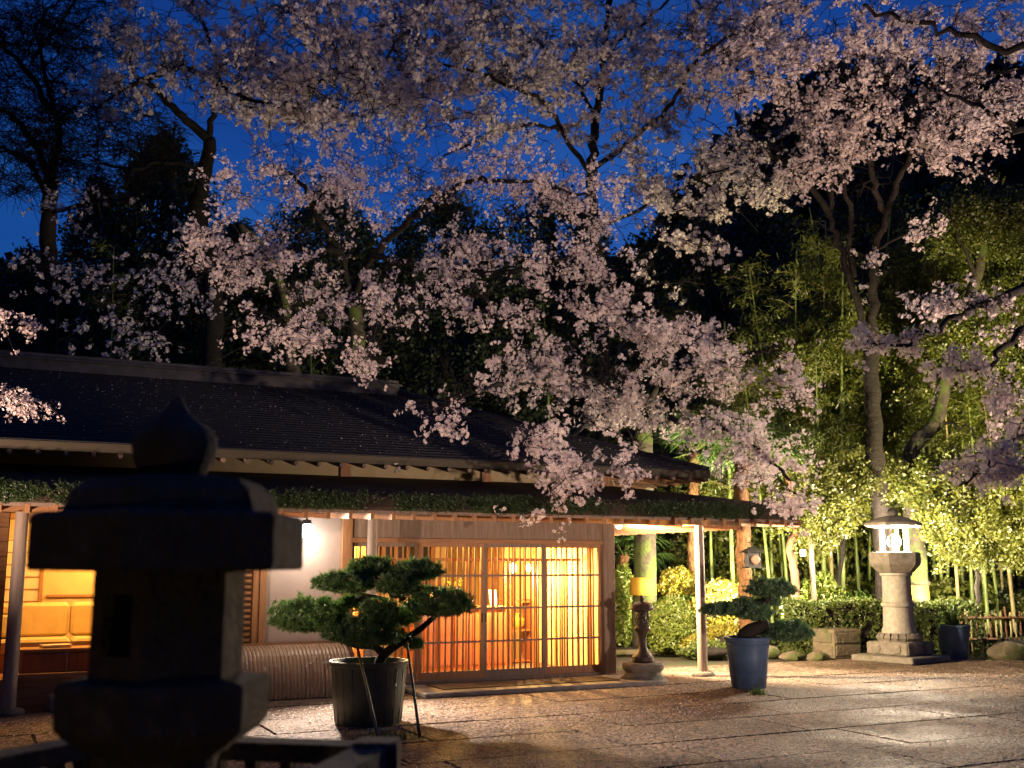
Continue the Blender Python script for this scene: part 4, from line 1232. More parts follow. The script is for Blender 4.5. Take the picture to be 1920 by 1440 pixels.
tg = [zone(1215, 690, 150, 75, 18.0, 1.4, 210), zone(1360, 690, 130, 60, 17.4, 1.2, 120), zone(1240, 770, 160, 50, 18, 1.2, 130), zone(1100, 640, 120, 70, 16.8, 1.2, 100),
      zone(1000, 680, 140, 45, 16.5, 1.0, 80), zone(1150, 580, 110, 45, 16, 1.0, 90, .6), zone(1280, 640, 120, 40, 17, 1, 90, .5), zone(1430, 740, 110, 60, 17, 1, 80),
      zone(860, 730, 90, 30, 14.3, .6, 40), zone(830, 790, 60, 35, 13.8, .4, 32), zone(1030, 830, 55, 60, 13.9, .5, 40), zone(1090, 890, 80, 45, 13.6, .5, 40), zone(1180, 860, 70, 50, 14, .5, 30), zone(1020, 940, 55, 28, 13.3, .3, 20),
      zone(1380, 840, 110, 55, 16, 1.0, 90), zone(1440, 890, 90, 40, 15, .7, 60), zone(1470, 950, 55, 38, 14.0, .5, 26), zone(1330, 900, 40, 25, 14.8, .4, 10), zone(1090, 730, 120, 40, 17, 1, 60)]
A.grow(np.concatenate(tg), nb=(3, 6), shoots=3, bare=.5, spread=.14)
A.crown('blossom_crown', TF_MID, M['petal'], rA, None, 3, (.8, 1.4))
A.finish(rA, M['bark_moss'])
b = MB(); b.lathe([(.262, 1.02), (.268, 1.03), (.262, 1.24), (.256, 1.36), (.25, 1.365)], 28, cap=False); b.build('trunk_band', M['band'], rA, True)

GAPS = -.5
DENS = .54
# --- Bt: cherry rooted behind the roof, its crown reaching over it
bB = P(668, 900, 22.5); bB[2] = 0
rB, T2 = cherry('cherry tree with moss-green forked trunk behind the roof ridge, crown reaching over the roof', bB)
T2.limb([bB, P(672, 760, 22.5), P(668, 650, 22.2), P(662, 560, 21.6)], .24, .17, 12, True, .02)
T2.limb([bB + [0, 0, 1.5], P(560, 740, 22.5), P(545, 660, 22.3), P(535, 560, 21.8), P(500, 470, 20.8), P(450, 420, 19.5)], .18, .05, 10, True)
T2.limb(pl((662, 560, 21.6), (640, 470, 20), (590, 400, 18), (560, 340, 16.5), (500, 310, 15.6)), .085, .022)
T2.limb(pl((662, 560, 21.6), (700, 480, 19.8), (760, 420, 18), (820, 370, 16.6), (900, 340, 15.8), (1000, 345, 15.2), (1120, 370, 15.2)), .085, .018)
T2.limb(pl((700, 480, 19.8), (800, 500, 17.5), (900, 510, 16), (1000, 500, 15.2), (1080, 470, 15)), .06, .015)
T2.limb(pl((640, 470, 20), (560, 470, 17.5), (480, 480, 15.5), (400, 500, 14.4)), .06, .015)
T2.limb(pl((662, 560, 21.6), (660, 560, 18.5), (620, 580, 15.8), (560, 610, 14), (520, 640, 13.2)), .07, .015)
T2.limb(pl((660, 560, 18.5), (700, 590, 16), (700, 640, 14.2), (700, 680, 13.2)), .05, .012)
T2.limb(pl((800, 500, 17.5), (840, 560, 16), (900, 580, 15), (960, 600, 14.4)), .05, .012)
tg = [zone(760, 320, 350, 48, 15.8, 1.1, 190), zone(640, 370, 260, 45, 15.6, 1.1, 130), zone(960, 370, 220, 50, 15.4, 1.0, 120), zone(500, 455, 140, 50, 15, 1.0, 60), zone(420, 500, 80, 40, 14.4, .8, 26),
      zone(720, 480, 240, 40, 16, 1.1, 80), zone(860, 510, 130, 35, 15.6, .9, 55), zone(1030, 470, 130, 60, 15.2, .9, 80), zone(560, 600, 100, 50, 13.6, .7, 62), zone(650, 650, 80, 40, 13.3, .6, 34), zone(760, 580, 60, 40, 13.8, .6, 26),
      zone(700, 690, 25, 25, 13.1, .2, 6), zone(920, 570, 110, 40, 14.8, .7, 50), zone(610, 540, 150, 35, 14.6, .8, 36), zone(1120, 410, 100, 50, 15.4, .9, 45), zone(480, 610, 45, 45, 13.3, .4, 18)]
T2.grow(np.concatenate(tg), nb=(2, 5), shoots=3, bare=.5, spread=.14)
T2.crown('blossom_crown', TF_NEAR, M['petal'], rB, None, 3, (.9, 1.5))
T2.finish(rB, M['bark_moss'])

GAPS = -.6
DENS = 0.52
ZS = 1.15
TW = .009
# --- C: upper crown behind, left of centre
bC = P(400, 900, 27); bC[2] = 0
rC, T3 = cherry('dark-limbed cherry tree with an arching bough against the blue sky above the ragged evergreen', bC)
T3.limb([bC, P(400, 700, 27), P(395, 480, 26.5), P(368, 400, 26), P(385, 320, 25.5), P(392, 262, 25)], .30, .15, 12, True, .03)
T3.limb(pl((392, 262, 25), (340, 220, 24.5), (290, 165, 24), (255, 140, 23.5), (225, 60, 23)), .13, .03)
T3.limb(pl((270, 150, 23.8), (330, 128, 23), (390, 140, 22.5), (450, 180, 22), (520, 200, 21.5)), .09, .03)
T3.limb(pl((392, 262, 25), (400, 200, 24.5), (410, 120, 24), (380, 40, 23.5), (400, -60, 23)), .09, .03)
T3.limb(pl((270, 150, 23.8), (220, 175, 23), (180, 210, 22)), .08, .02)
T3.limb(pl((385, 320, 25.5), (320, 305, 24.5), (240, 315, 23.5), (170, 300, 23)), .07, .02)
T3.limb(pl((520, 200, 21.5), (600, 150, 21), (700, 130, 20.5), (760, 60, 20)), .05, .02)
tg = [zone(430, 120, 210, 80, 22.5, 1.6, 200), zone(620, 100, 190, 110, 21.5, 1.8, 300), zone(300, 60, 120, 70, 22.5, 1.3, 80), zone(540, 200, 130, 50, 21.6, 1.2, 110), zone(220, 170, 70, 40, 22, .8, 28), zone(700, 200, 120, 60, 20.8, 1.2, 120), zone(480, -20, 260, 60, 22, 1.5, 110)]
T3.grow(np.concatenate(tg), nb=(3, 6), shoots=4, shl=(.2, .6), spread=.16)
T3.crown('blossom_crown', TF_FAR, M['petal_far'], rC, None, 3, (.8, 1.3))
T3.finish(rC, M['bark'])

# --- E: centre cherry with upright trunk
bE = P(1125, 800, 29); bE[2] = 0
rE, T4 = cherry('tall cherry tree with upright dark trunk rising above the roof hip into the sky', bE)
T4.limb([bE, P(1130, 600, 29), P(1115, 430, 28.5), P(1108, 320, 28), P(1118, 220, 27.5), P(1135, 90, 27), P(1150, -60, 26.5)], .20, .08, 12, True, .03)
T4.limb(pl((1110, 330, 28), (1060, 255, 26.5), (1015, 190, 25), (930, 150, 24), (840, 120, 23), (780, 105, 22.5)), .08, .02)
T4.limb(pl((1108, 320, 28), (1190, 260, 26.5), (1260, 190, 25), (1310, 110, 24), (1420, 40, 23), (1520, 10, 22)), .08, .02)
T4.limb(pl((1060, 255, 26.5), (1040, 240, 25.5), (960, 235, 24.5), (880, 270, 23.5), (820, 300, 23)), .07, .02)
T4.limb(pl((1118, 220, 27.5), (1060, 130, 26), (980, 60, 25), (900, -20, 24)), .06, .02)
T4.limb(pl((1135, 90, 27), (1210, 40, 26), (1290, -30, 25)), .06, .02)
T4.limb(pl((1115, 430, 28.5), (1220, 385, 26), (1320, 330, 24), (1420, 300, 22.6)), .065, .015)
tg = [zone(860, 100, 200, 110, 23.5, 1.6, 330), zone(1010, 90, 160, 100, 25, 1.6, 220), zone(1230, 140, 150, 70, 25, 1.5, 150), zone(1380, 60, 150, 70, 23.2, 1.4, 190), zone(1130, 60, 120, 70, 26, 1.4, 110), zone(900, 250, 130, 40, 23.6, 1.0, 55),
      zone(1180, 250, 130, 40, 26, 1.0, 70), zone(1300, 300, 140, 35, 24, 1.0, 70), zone(1340, 370, 130, 35, 23.5, 1.0, 60), zone(1230, 345, 90, 40, 25, 1, 45), zone(790, 30, 200, 50, 22.5, 1.3, 150), zone(1300, 460, 60, 30, 23.5, .8, 22), zone(1260, 510, 70, 25, 23.5, .8, 18)]
T4.grow(np.concatenate(tg), nb=(3, 6), shoots=4, shl=(.2, .6), spread=.16)
T4.crown('blossom_crown', TF_FAR, M['petal_far'], rE, None, 3, (.8, 1.3))
T4.finish(rE, M['bark'])

GAPS = -.4
DENS = .42
# --- F: right cherry with two stems behind the tall lantern
bF = np.array([P(1662, 1200, 20.9)[0], 20.9, 0])
rF, T5 = cherry('forked dark cherry tree rising behind the blazing stone lantern', bF)
T5.limb([bF, P(1655, 1000, 20.8), P(1643, 860, 20.7), P(1636, 740, 20.6), P(1632, 640, 20.5)], .19, .14, 14, True, .012)
T5.limb(pl((1632, 650, 20.5), (1612, 570, 20.3), (1575, 470, 20), (1556, 400, 19.8), (1560, 300, 19.4), (1530, 220, 19), (1460, 150, 18.4), (1380, 130, 18)), .085, .025, trunk=True)
T5.limb(pl((1636, 640, 20.5), (1638, 540, 20.2), (1642, 470, 20), (1660, 410, 19.8), (1645, 360, 19.6), (1620, 280, 19.2), (1600, 180, 18.6), (1620, 80, 18)), .11, .03, trunk=True)
T5.limb(pl((1600, 520, 20.2), (1590, 440, 19.9), (1595, 380, 19.7), (1560, 300, 19.4)), .07, .04)
T5.limb(pl((1660, 410, 19.8), (1690, 330, 19.4), (1740, 250, 18.8), (1810, 200, 18.2), (1880, 170, 17.6)), .07, .025)
T5.limb(pl((1556, 400, 19.8), (1500, 330, 19.4), (1440, 280, 19), (1360, 250, 18.6)), .07, .02)
T5.limb(pl((1642, 470, 20), (1700, 440, 19.6), (1760, 430, 19.2)), .035, .012)
tg = [zone(1560, 180, 170, 90, 18.7, 1.5, 300), zone(1500, 260, 130, 60, 19, 1.2, 150), zone(1420, 160, 130, 80, 18.4, 1.2, 150), zone(1700, 120, 150, 90, 18.2, 1.4, 230), zone(1820, 190, 120, 80, 17.8, 1.2, 170), zone(1700, 250, 130, 50, 18.8, 1.1, 110),
      zone(1580, 330, 110, 40, 19.3, .9, 70), zone(1800, 300, 100, 35, 18.4, .8, 40), zone(1720, 440, 60, 15, 19.4, .5, 14), zone(1640, 490, 60, 10, 19.6, .5, 16), zone(1560, 60, 200, 60, 18.2, 1.3, 180), zone(1460, 340, 80, 35, 19.2, .8, 30)]
T5.grow(np.concatenate(tg), nb=(3, 6), shoots=2, shl=(.15, .45), spread=.13)
T5.crown('blossom_crown', TF_MID, M['petal'], rF, None, 3, (.85, 1.4))
T5.finish(rF, M['bark'])

GAPS = -1.2
DENS = 1.35
ZS = 1.0
TW = .0045
# --- H: near cherry whose boughs come in over the court from the side
bH = np.array([8.6, 9.6, 0])
rH, T6 = cherry('near cherry tree whose drooping boughs hang over the open court', bH)
T6.limb([bH, bH + [-.1, .1, 1.2], bH + [-.3, 0, 2.4], bH + [-.5, -.1, 3.3]], .20, .14, 12, True)
h0 = bH + [-.5, -.1, 3.3]
T6.limb([h0, P(2010, 520, 9.6), P(1920, 540, 9.2), P(1850, 575, 9), P(1780, 600, 8.8), P(1700, 640, 8.6), P(1630, 650, 8.5)], .07, .008)
T6.limb([h0 + [0, 0, -.2], P(2020, 640, 9.4), P(1920, 620, 8.8), P(1860, 680, 8.5), P(1790, 690, 8.4)], .06, .008)
T6.limb([h0 + [0, 0, -.6], P(2030, 760, 9), P(1930, 800, 8.4), P(1880, 850, 8.2), P(1810, 905, 8.1)], .05, .007)
T6.limb([h0, P(2060, 200, 9.8), P(1960, 100, 9.8), P(1860, 80, 9.8), P(1740, 50, 9.8), P(1620, 10, 9.8)], .06, .018)
T6.limb([h0, P(2050, 300, 10), P(1940, 250, 10), P(1840, 200, 10.2), P(1760, 170, 10.5)], .07, .012)
tg = [zone(1810, 560, 110, 22, 8.9, .4, 30), zone(1620, 640, 60, 25, 8.5, .3, 7), zone(1700, 645, 50, 20, 8.6, .3, 6), zone(1790, 690, 60, 25, 8.5, .3, 16), zone(1890, 620, 50, 35, 8.9, .3, 12), zone(1885, 770, 45, 60, 8.4, .4, 22), zone(1850, 880, 65, 35, 8.2, .3, 22), zone(1900, 860, 30, 50, 8.3, .3, 12),
      zone(1850, 60, 120, 50, 9.9, .7, 60), zone(1720, 40, 90, 35, 9.8, .6, 30), zone(1880, 180, 70, 50, 10, .6, 40)]
T6.grow(np.concatenate(tg), nb=(2, 4), shoots=1, shl=(.08, .2), spread=.07, sag=.05)
T6.crown('blossom_crown', TF_NEAR, M['petal'], rH, None, 3, (.7, 1.1))
T6.finish(rH, M['bark'])

TW = .008
DENS = 0.4
# --- D: sparse cherry at the far left, faint blossoms low
bD = P(92, 900, 26); bD[2] = 0
rD, T7 = cherry('sparse dark cherry tree with spread limbs beyond the boarded end of the roof', bD)
T7.limb([bD, P(92, 620, 26), P(92, 430, 25.6), P(95, 330, 25)], .26, .17, 12, True, .02)
T7.limb(pl((95, 330, 25), (60, 260, 24.5), (20, 215, 24), (-60, 170, 23.5)), .12, .03)
T7.limb(pl((88, 370, 25.2), (60, 310, 24.8), (20, 285, 24.2), (-60, 250, 24)), .10, .03)
T7.limb(pl((95, 330, 25), (110, 240, 24.6), (60, 150, 24), (10, 80, 23.5), (-20, 20, 23)), .11, .03)
T7.limb(pl((110, 240, 24.6), (70, 60, 24), (110, 0, 23.6)), .07, .02)
T7.limb(pl((60, 110, 24), (120, 40, 23.6), (150, -20, 23)), .05, .02)
T7.limb(pl((95, 400, 25.4), (170, 380, 24.5), (250, 370, 24)), .06, .02)
tg = [zone(60, 120, 110, 110, 24, 1.2, 90), zone(40, 250, 70, 50, 24.2, .8, 24)]
DENS = 1.0; T7.grow(np.concatenate([zone(60, 120, 120, 130, 24, 1.6, 330), zone(50, 290, 100, 90, 24.2, 1.2, 200), zone(200, 260, 150, 120, 24.4, 1.5, 330), zone(150, 60, 130, 70, 24, 1.2, 120)]), nb=(0, 1), shoots=6, shl=(.3, .8))
T7.bl = []; DENS = .4
tg = [zone(170, 400, 110, 60, 24, 1.2, 40), zone(110, 520, 130, 40, 22, 1.2, 60), zone(290, 560, 130, 60, 21, 1.2, 90), zone(220, 640, 140, 40, 20.5, 1.2, 50), zone(330, 470, 60, 50, 22, 1.0, 30)]
T7.grow(np.concatenate(tg[:0] or tg), nb=(1, 3), shoots=2, shl=(.2, .5), spread=.16)
T7.crown('blossom_crown', TF_FAR, M['petal_far'], rD, None, 3, (.6, 1.0))
T7.finish(rD, M['bark'])

TW = .0045
DENS = 1.0
# --- a bough reaching in low at the left, over the eave
bI = np.array([-7.4, 9.2, 0])
rI, T8 = cherry('near cherry tree outside the boarded end with one bough over the eave', bI)
T8.limb([bI, bI + [.1, .1, 1.5], bI + [.3, .3, 2.6], bI + [.5, .5, 3.4]], .17, .12, 10, True)
h0 = bI + [.5, .5, 3.4]
T8.limb([h0, P(-120, 720, 10), P(-40, 740, 10.2), P(40, 752, 10.4), P(95, 762, 10.5)], .05, .008)
T8.limb([h0, P(-120, 600, 10.2), P(-40, 590, 10.5), P(40, 612, 10.8)], .05, .008)
T8.grow(np.concatenate([zone(30, 755, 70, 16, 10.4, .3, 16), zone(30, 605, 50, 18, 10.7, .3, 10)]), nb=(3, 6), shoots=2, shl=(.08, .2), spread=.08)
T8.crown('blossom_crown', TF_NEAR, M['petal'], rI, None, 3, (.6, .95))
T8.finish(rI, M['bark'])

# --- G: crooked tree with the second yellow band
bG = np.array([P(1725, 1195, 21.8)[0], 21.8, 0])
rG, T9 = cherry('crooked old tree with a yellow band round its foot behind the tall lantern', bG, 'crooked_tree')
rG['category'] = 'tree'
T9.limb([bG, P(1722, 1100, 21.8), P(1712, 980, 21.8), P(1703, 895, 21.8), P(1715, 835, 21.8), P(1755, 790, 21.8), P(1772, 710, 21.8), P(1790, 640, 21.7), P(1830, 520, 21.6), P(1850, 430, 21.4)], .22, .10, 12, True, .01)
T9.limb(pl((1755, 790, 21.8), (1800, 800, 21.5), (1860, 830, 21.2), (1900, 850, 21)), .04, .015)
T9.limb(pl((1830, 520, 21.6), (1800, 450, 21), (1780, 390, 20.5)), .05, .02)
tg = [zone(1850, 420, 90, 60, 21.2, 1.0, 50), zone(1820, 640, 90, 60, 21.4, 1.0, 40), zone(1760, 900, 90, 50, 21, .8, 30)]
T9.grow(np.concatenate(tg), nb=(6, 10), shoots=3, shl=(.2, .5), spread=.18)
TM = [rhomb(.045, .062, 19, .17, .6) for _ in range(5)]
T9.crown('leaf_crown', TM, M['leaf_bamboo'], rG, None, 4, (.8, 1.3), .6)
T9.finish(rG, M['bark_moss'])
b = MB(); b.lathe([(.225, .94), (.232, .95), (.226, 1.1), (.22, 1.21)], 24, cap=False); b.build('trunk_band', M['band'], rG, True)

# --- reddish bare trunk
bR = np.array([P(1495, 1200, 21.2)[0], 21.2, 0])
t = thing('camellia_tree', 'smooth reddish bent trunk with a small leafy head beside the wooden pole', 'tree', bR)
T10 = Tree(); T10.limb([bR, P(1492, 1110, 21.2), P(1488, 1060, 21.2), P(1480, 1025, 21.2), P(1492, 990, 21.2), P(1478, 900, 21.1), P(1460, 830, 21)], .10, .05, 10, True, .008)
T10.grow(np.concatenate([zone(1470, 840, 70, 40, 21, .8, 22)]), nb=(5, 9), shoots=3, spread=.16)
T10.crown('leaf_crown', TM, M['leaf_hedge'], t, None, 4, (.7, 1.1), .6); T10.finish(t, M['bark_red'])

# --- maples in young leaf, lit by the lantern
def maple(label, base, limbs, zones, m=None, csc=(.75, 1.15), nb=(7, 12)):
    base = np.array(base, float)
    t = thing('maple_tree', label, 'maple tree', base)
    T = Tree()
    for i, (pts, r0, r1) in enumerate(limbs):
        T.limb(([base] if i == 0 else []) + pl(*pts), r0, r1, 8, i == 0, .02)
    T.grow(np.concatenate(zones), nb=nb, shoots=3, shl=(.15, .4), spread=.2, sag=.15)
    T.crown('leaf_crown', TM, m or M['leaf_maple'], t, None, 4, csc, .45)
    T.finish(t, M['bark'])
maple('yellow-green maple drooping beside the blazing lantern and wooden pole', (P(1570, 1200, 21.6)[0], 21.6, 0),
      [([(1572, 1100, 21.6), (1585, 1000, 21.5), (1590, 930, 21.3)], .06, .04), ([(1585, 1000, 21.5), (1540, 930, 21.1), (1500, 900, 20.9)], .04, .012), ([(1590, 930, 21.3), (1630, 890, 21.1), (1680, 880, 20.9)], .04, .012)],
      [zone(1560, 960, 65, 50, 21.2, .8, 55), zone(1620, 905, 80, 35, 21.1, .8, 45), zone(1510, 1000, 40, 45, 21.2, .6, 22), zone(1560, 880, 90, 30, 21.2, .8, 30)])
maple('yellow-green maple spreading over the bamboo fence', (P(1830, 1200, 20.6)[0], 20.6, 0),
      [([(1835, 1100, 20.6), (1825, 1000, 20.5), (1835, 930, 20.4)], .06, .04), ([(1825, 1000, 20.5), (1780, 960, 20.2), (1740, 960, 20)], .03, .01), ([(1835, 930, 20.4), (1880, 960, 20.2), (1910, 1000, 20)], .03, .01)],
      [zone(1800, 975, 70, 35, 20.2, .8, 50), zone(1870, 980, 50, 45, 20.2, .7, 40), zone(1850, 920, 80, 35, 20.4, .8, 40), zone(1905, 1040, 25, 25, 20.2, .5, 12), zone(1810, 1030, 40, 20, 20.2, .5, 12)])
maple('olive-leaved maple behind the forked cherry', (P(1480, 1195, 24.5)[0], 24.5, 0),
      [([(1490, 1000, 24.5), (1500, 800, 24.3), (1520, 650, 24)], .10, .05), ([(1500, 800, 24.3), (1440, 720, 24), (1400, 660, 23.8)], .05, .015), ([(1520, 700, 24), (1600, 650, 23.6), (1700, 640, 23.4)], .05, .015)],
      [zone(1480, 800, 130, 90, 24.2, 1.2, 120), zone(1580, 660, 140, 90, 23.8, 1.2, 130), zone(1700, 760, 130, 80, 23.6, 1.2, 120), zone(1400, 880, 90, 60, 24.4, 1.0, 60)], M['leaf_bamboo'], (.8, 1.3))
maple('broad olive-leaved tree high over the bamboo fence', (P(1900, 1195, 25)[0], 25, 0),
      [([(1900, 1000, 25), (1885, 800, 24.8), (1880, 650, 24.5)], .11, .05), ([(1885, 800, 24.8), (1800, 720, 24.2), (1740, 700, 24)], .05, .015), ([(1880, 650, 24.5), (1830, 520, 24), (1760, 470, 23.8)], .05, .015)],
      [zone(1830, 740, 110, 90, 24.2, 1.2, 120), zone(1840, 560, 110, 90, 24.2, 1.2, 120), zone(1740, 560, 110, 90, 24, 1.2, 110), zone(1900, 440, 80, 70, 24, 1, 60), zone(1880, 860, 80, 50, 24.4, 1, 60)], M['leaf_bamboo'], (.8, 1.3))

# --- bamboo grove: every culm its own plant
def bamboo_spray():
    n_ = 16; T = np.zeros((n_, 4, 3))
    for i in range(n_):
        a = rng.random() * 6.28; l = rng.uniform(.10, .18); w_ = .017
        d = np.array([math.cos(a), math.sin(a), rng.uniform(-.9, .1)]); d /= np.linalg.norm(d)
        s_ = np.cross(d, [0, 0, 1]); s_ /= np.linalg.norm(s_)
        o_ = rng.normal(size=3) * [.09, .09, .06]
        T[i] = [o_, o_ + d * l * .4 + s_ * w_ / 2, o_ + d * l, o_ + d * l * .4 - s_ * w_ / 2]
    return T
TB = [bamboo_spray() for _ in range(6)]
def bamboo(base, h, r, lean, m, leafy, group, label):
    t = thing('bamboo', label, 'bamboo', base, 0, group)
    b = MB(); pts = []; rr = []
    nn = int(h / .32)
    for i in range(nn + 1):
        z = h * i / nn; u = i / nn
        x = np.array([lean[0] * u ** 1.6, lean[1] * u ** 1.6, z])
        r_ = r * (1 - .72 * u)
        for dz, k in ((-.014, 1.0), (0, 1.16), (.014, 1.0)):
            if 0 < i < nn or dz == 0: pts.append(x + [0, 0, dz]); rr.append(r_ * k)
    b.tube(pts, rr, 8); b.build('culm', m, t, True)
    bl = []; wd = MB()
    for i in range(int(leafy)):
        u = rng.uniform(.42, 1.0); p = np.array([lean[0] * u ** 1.6, lean[1] * u ** 1.6, h * u])
        a = rng.random() * 6.28; L = rng.uniform(.5, 1.3) * (1.25 - .7 * u)
        e = p + np.array([math.cos(a) * L, math.sin(a) * L, L * rng.uniform(-.25, .35)])
        wd.tube([p, (p + e) / 2 + [0, 0, .12 * L], e], [.008, .005, .003], 3, cap=False)
        for f in np.linspace(.3, 1, 5): bl.append(p + (e - p) * f + rng.normal(size=3) * .08)
    if bl:
        wd.build('twig', M['culm_old'], t)
        mesh_obj('leaf_spray', np_mesh('leaf_spray', scatter(TB, np.array(bl), rng.uniform(.8, 1.4, len(bl)), .25), 4), M['leaf_bamboo'], t)
BG = 'bamboo culms of the grove behind the hedge'
LG, LO = 'green bamboo culm standing in the grove behind the hedge', 'straw-coloured bamboo culm standing in the grove behind the hedge'
spots = [(1374, 22.6, .055), (1446, 23.0, .045), (1546, 23.0, .055), (1560, 24.2, .05), (1580, 23.4, .055), (1612, 23.8, .05), (1478, 24.2, .045), (1795, 22.8, .042), (1822, 23.4, .045), (1848, 22.8, .045), (1872, 23.6, .045), (1898, 23, .05), (1770, 24.2, .045), (1335, 23.8, .045)]
for i, (x, Y, r) in enumerate(spots):
    p = P(x, 1100, Y); p[2] = 0
    ol = i % 4 == 3
    bamboo(p, random.uniform(6.0, 8.5), r, (random.uniform(-.9, .3), random.uniform(-.6, .6)), M['culm_old'] if ol else M['culm'], 26, BG, LO if ol else LG)
for i in range(44):
    Y = random.uniform(24, 30); x = random.uniform(1320, 1960)
    p = P(x, 1100, Y); p[2] = float(hill(p[0], p[1]))
    ol = random.random() < .3
    bamboo(p, random.uniform(6.5, 10), random.uniform(.03, .046), (random.uniform(-1.2, 1.2), random.uniform(-1, .6)), M['culm_old'] if ol else M['culm'], 24, BG, LO if ol else LG)
# thin culms behind the roof
for x, Y, h in ((590, 24, 8), (205, 26, 9.5), (1040, 26, 8)):
    p = P(x, 900, Y); p[2] = 0
    bamboo(p, h, .04, (-.25, 0), M['culm'], 8, 'bamboo culms behind the tea house roof', 'slender green bamboo culm rising behind the tea house roof')

# --- shrubs, hedge
def leafy_ball(name, label, cat, c, rx, ry, rz_, n_, m, T, tilt=.8, core=True, lump=.12, box=False):
    t = thing(name, label, cat, (c[0], c[1], 0))
    c = np.array([0, 0, c[2]])
    if box:
        u = rng.uniform(-1, 1, (n_, 3)); ax = rng.integers(0, 3, n_); sg = np.where(rng.random(n_) < .5, -1, 1)
        u[np.arange(n_), ax] = sg * rng.uniform(.86, 1.06, n_)
        u[:, 2] = np.maximum(u[:, 2], -1)
        p = u * [rx, ry, rz_]
        p += (np.sin(p[:, [0]] * 5.1) * .03)
    else:
        u = rng.normal(size=(n_, 3)); u /= np.linalg.norm(u, axis=1)[:, None]
        k = 1 + lump * np.sin(u[:, 0] * 5 + c[0]) * np.cos(u[:, 2] * 6) + lump * .6 * np.sin(u[:, 1] * 9 + u[:, 2] * 4)
        p = u * (k * rng.uniform(.72, 1.05, n_))[:, None] * [rx, ry, rz_]
    p = p + c; p = p[p[:, 2] > .03]
    if core:
        b = MB()
        if box: b.cbox(-rx * .86, rx * .86, -ry * .8, ry * .8, .02, c[2] + rz_ * .86, .03)
        else: b.lathe([(rx * .3, .0), (rx * .7, c[2] - rz_ * .35), (rx * .75, c[2] + rz_ * .1), (rx * .55, c[2] + rz_ * .5), (.05, c[2] + rz_ * .72)], 12, wob=.06)
        b.build('twig_core', M['bark'], t, True)
    mesh_obj('foliage', np_mesh('foliage', scatter(T, p, rng.uniform(.75, 1.25, len(p)), tilt), 4), m, t)
    return t
TS = [rhomb(.032, .05, 12, .06, .8) for _ in range(5)]
TSL = [rhomb(.05, .075, 11, .09, .7) for _ in range(5)]
h1 = P(1572, 1180, 20.3)
hg = leafy_ball('hedge', 'low clipped box hedge between the wooden pole and the tall lantern', 'hedge', (h1[0], h1[1], .46), .98, .35, .46, 2600, M['leaf_hedge'], TS, box=True)
h2 = P(1752, 1180, 20.3)
leafy_ball('hedge', 'darker clipped hedge on the fence side of the tall lantern', 'hedge', (h2[0], h2[1], .45), .72, .32, .45, 1800, M['leaf_hedge'], TS, box=True)
q = P(1255, 1170, 20.2)
leafy_ball('round_bush', 'clipped round green bush behind the small bronze lantern', 'bush', (q[0], q[1], .48), .46, .42, .50, 1500, M['leaf_shrub'], TS)
q = P(1272, 1095, 22.3)
leafy_ball('shrub', 'loose yellow-green shrub beside the banded cherry trunk', 'shrub', (q[0], q[1], q[2]), .42, .40, .30, 700, M['leaf_gold'], TS, core=False)
b = MB(); [b.tube([(0, 0, 0), (math.cos(k) * .1, math.sin(k) * .1, .7), (math.cos(k) * .25, math.sin(k) * .25, q[2] + .1)], [.014, .01, .005], 5) for k in range(6)]
b.build('stem', M['bark'], bpy.data.objects['shrub'])
q = P(1160, 1120, 22.6)
leafy_ball('shrub', 'tall bright green shrub between door post and banded trunk', 'shrub', (q[0], q[1], .75), .34, .4, .78, 1300, M['leaf_shrub'], TSL)
q = P(1355, 1195, 19.9)
leafy_ball('low_shrub', 'golden low shrub behind the round verandah post', 'shrub', (q[0], q[1], .26), .42, .3, .26, 700, M['leaf_gold'], TS)
q = P(1300, 1205, 19.9)
leafy_ball('low_shrub', 'small golden groundcover shrub at the foot of the round bush', 'shrub', (q[0], q[1], .16), .22, .2, .17, 260, M['leaf_gold'], TS)
q = P(1345, 1120, 21.6)
leafy_ball('shrub', 'yellow-green shrub behind the golden low shrub', 'shrub', (q[0], q[1], .72), .5, .4, .52, 1000, M['leaf_gold'], TSL)
q = P(1330, 1215, 19.5)
leafy_ball('low_shrub', 'dark green groundcover in front of the golden low shrub', 'shrub', (q[0], q[1], .11), .45, .18, .13, 420, M['leaf_hedge'], TS)
q = P(1548, 1100, 21.3)
leafy_ball('shrub', 'bright green leafy shrub at the foot of the wooden pole', 'shrub', (q[0] - .15, q[1], .75), .45, .35, .62, 900, M['leaf_shrub'], TSL)
q = P(1880, 1200, 20.2)
leafy_ball('low_shrub', 'dark low groundcover beside the bamboo fence', 'shrub', (q[0] + .3, q[1], .15), .9, .3, .22, 700, M['leaf_dark'], TS)

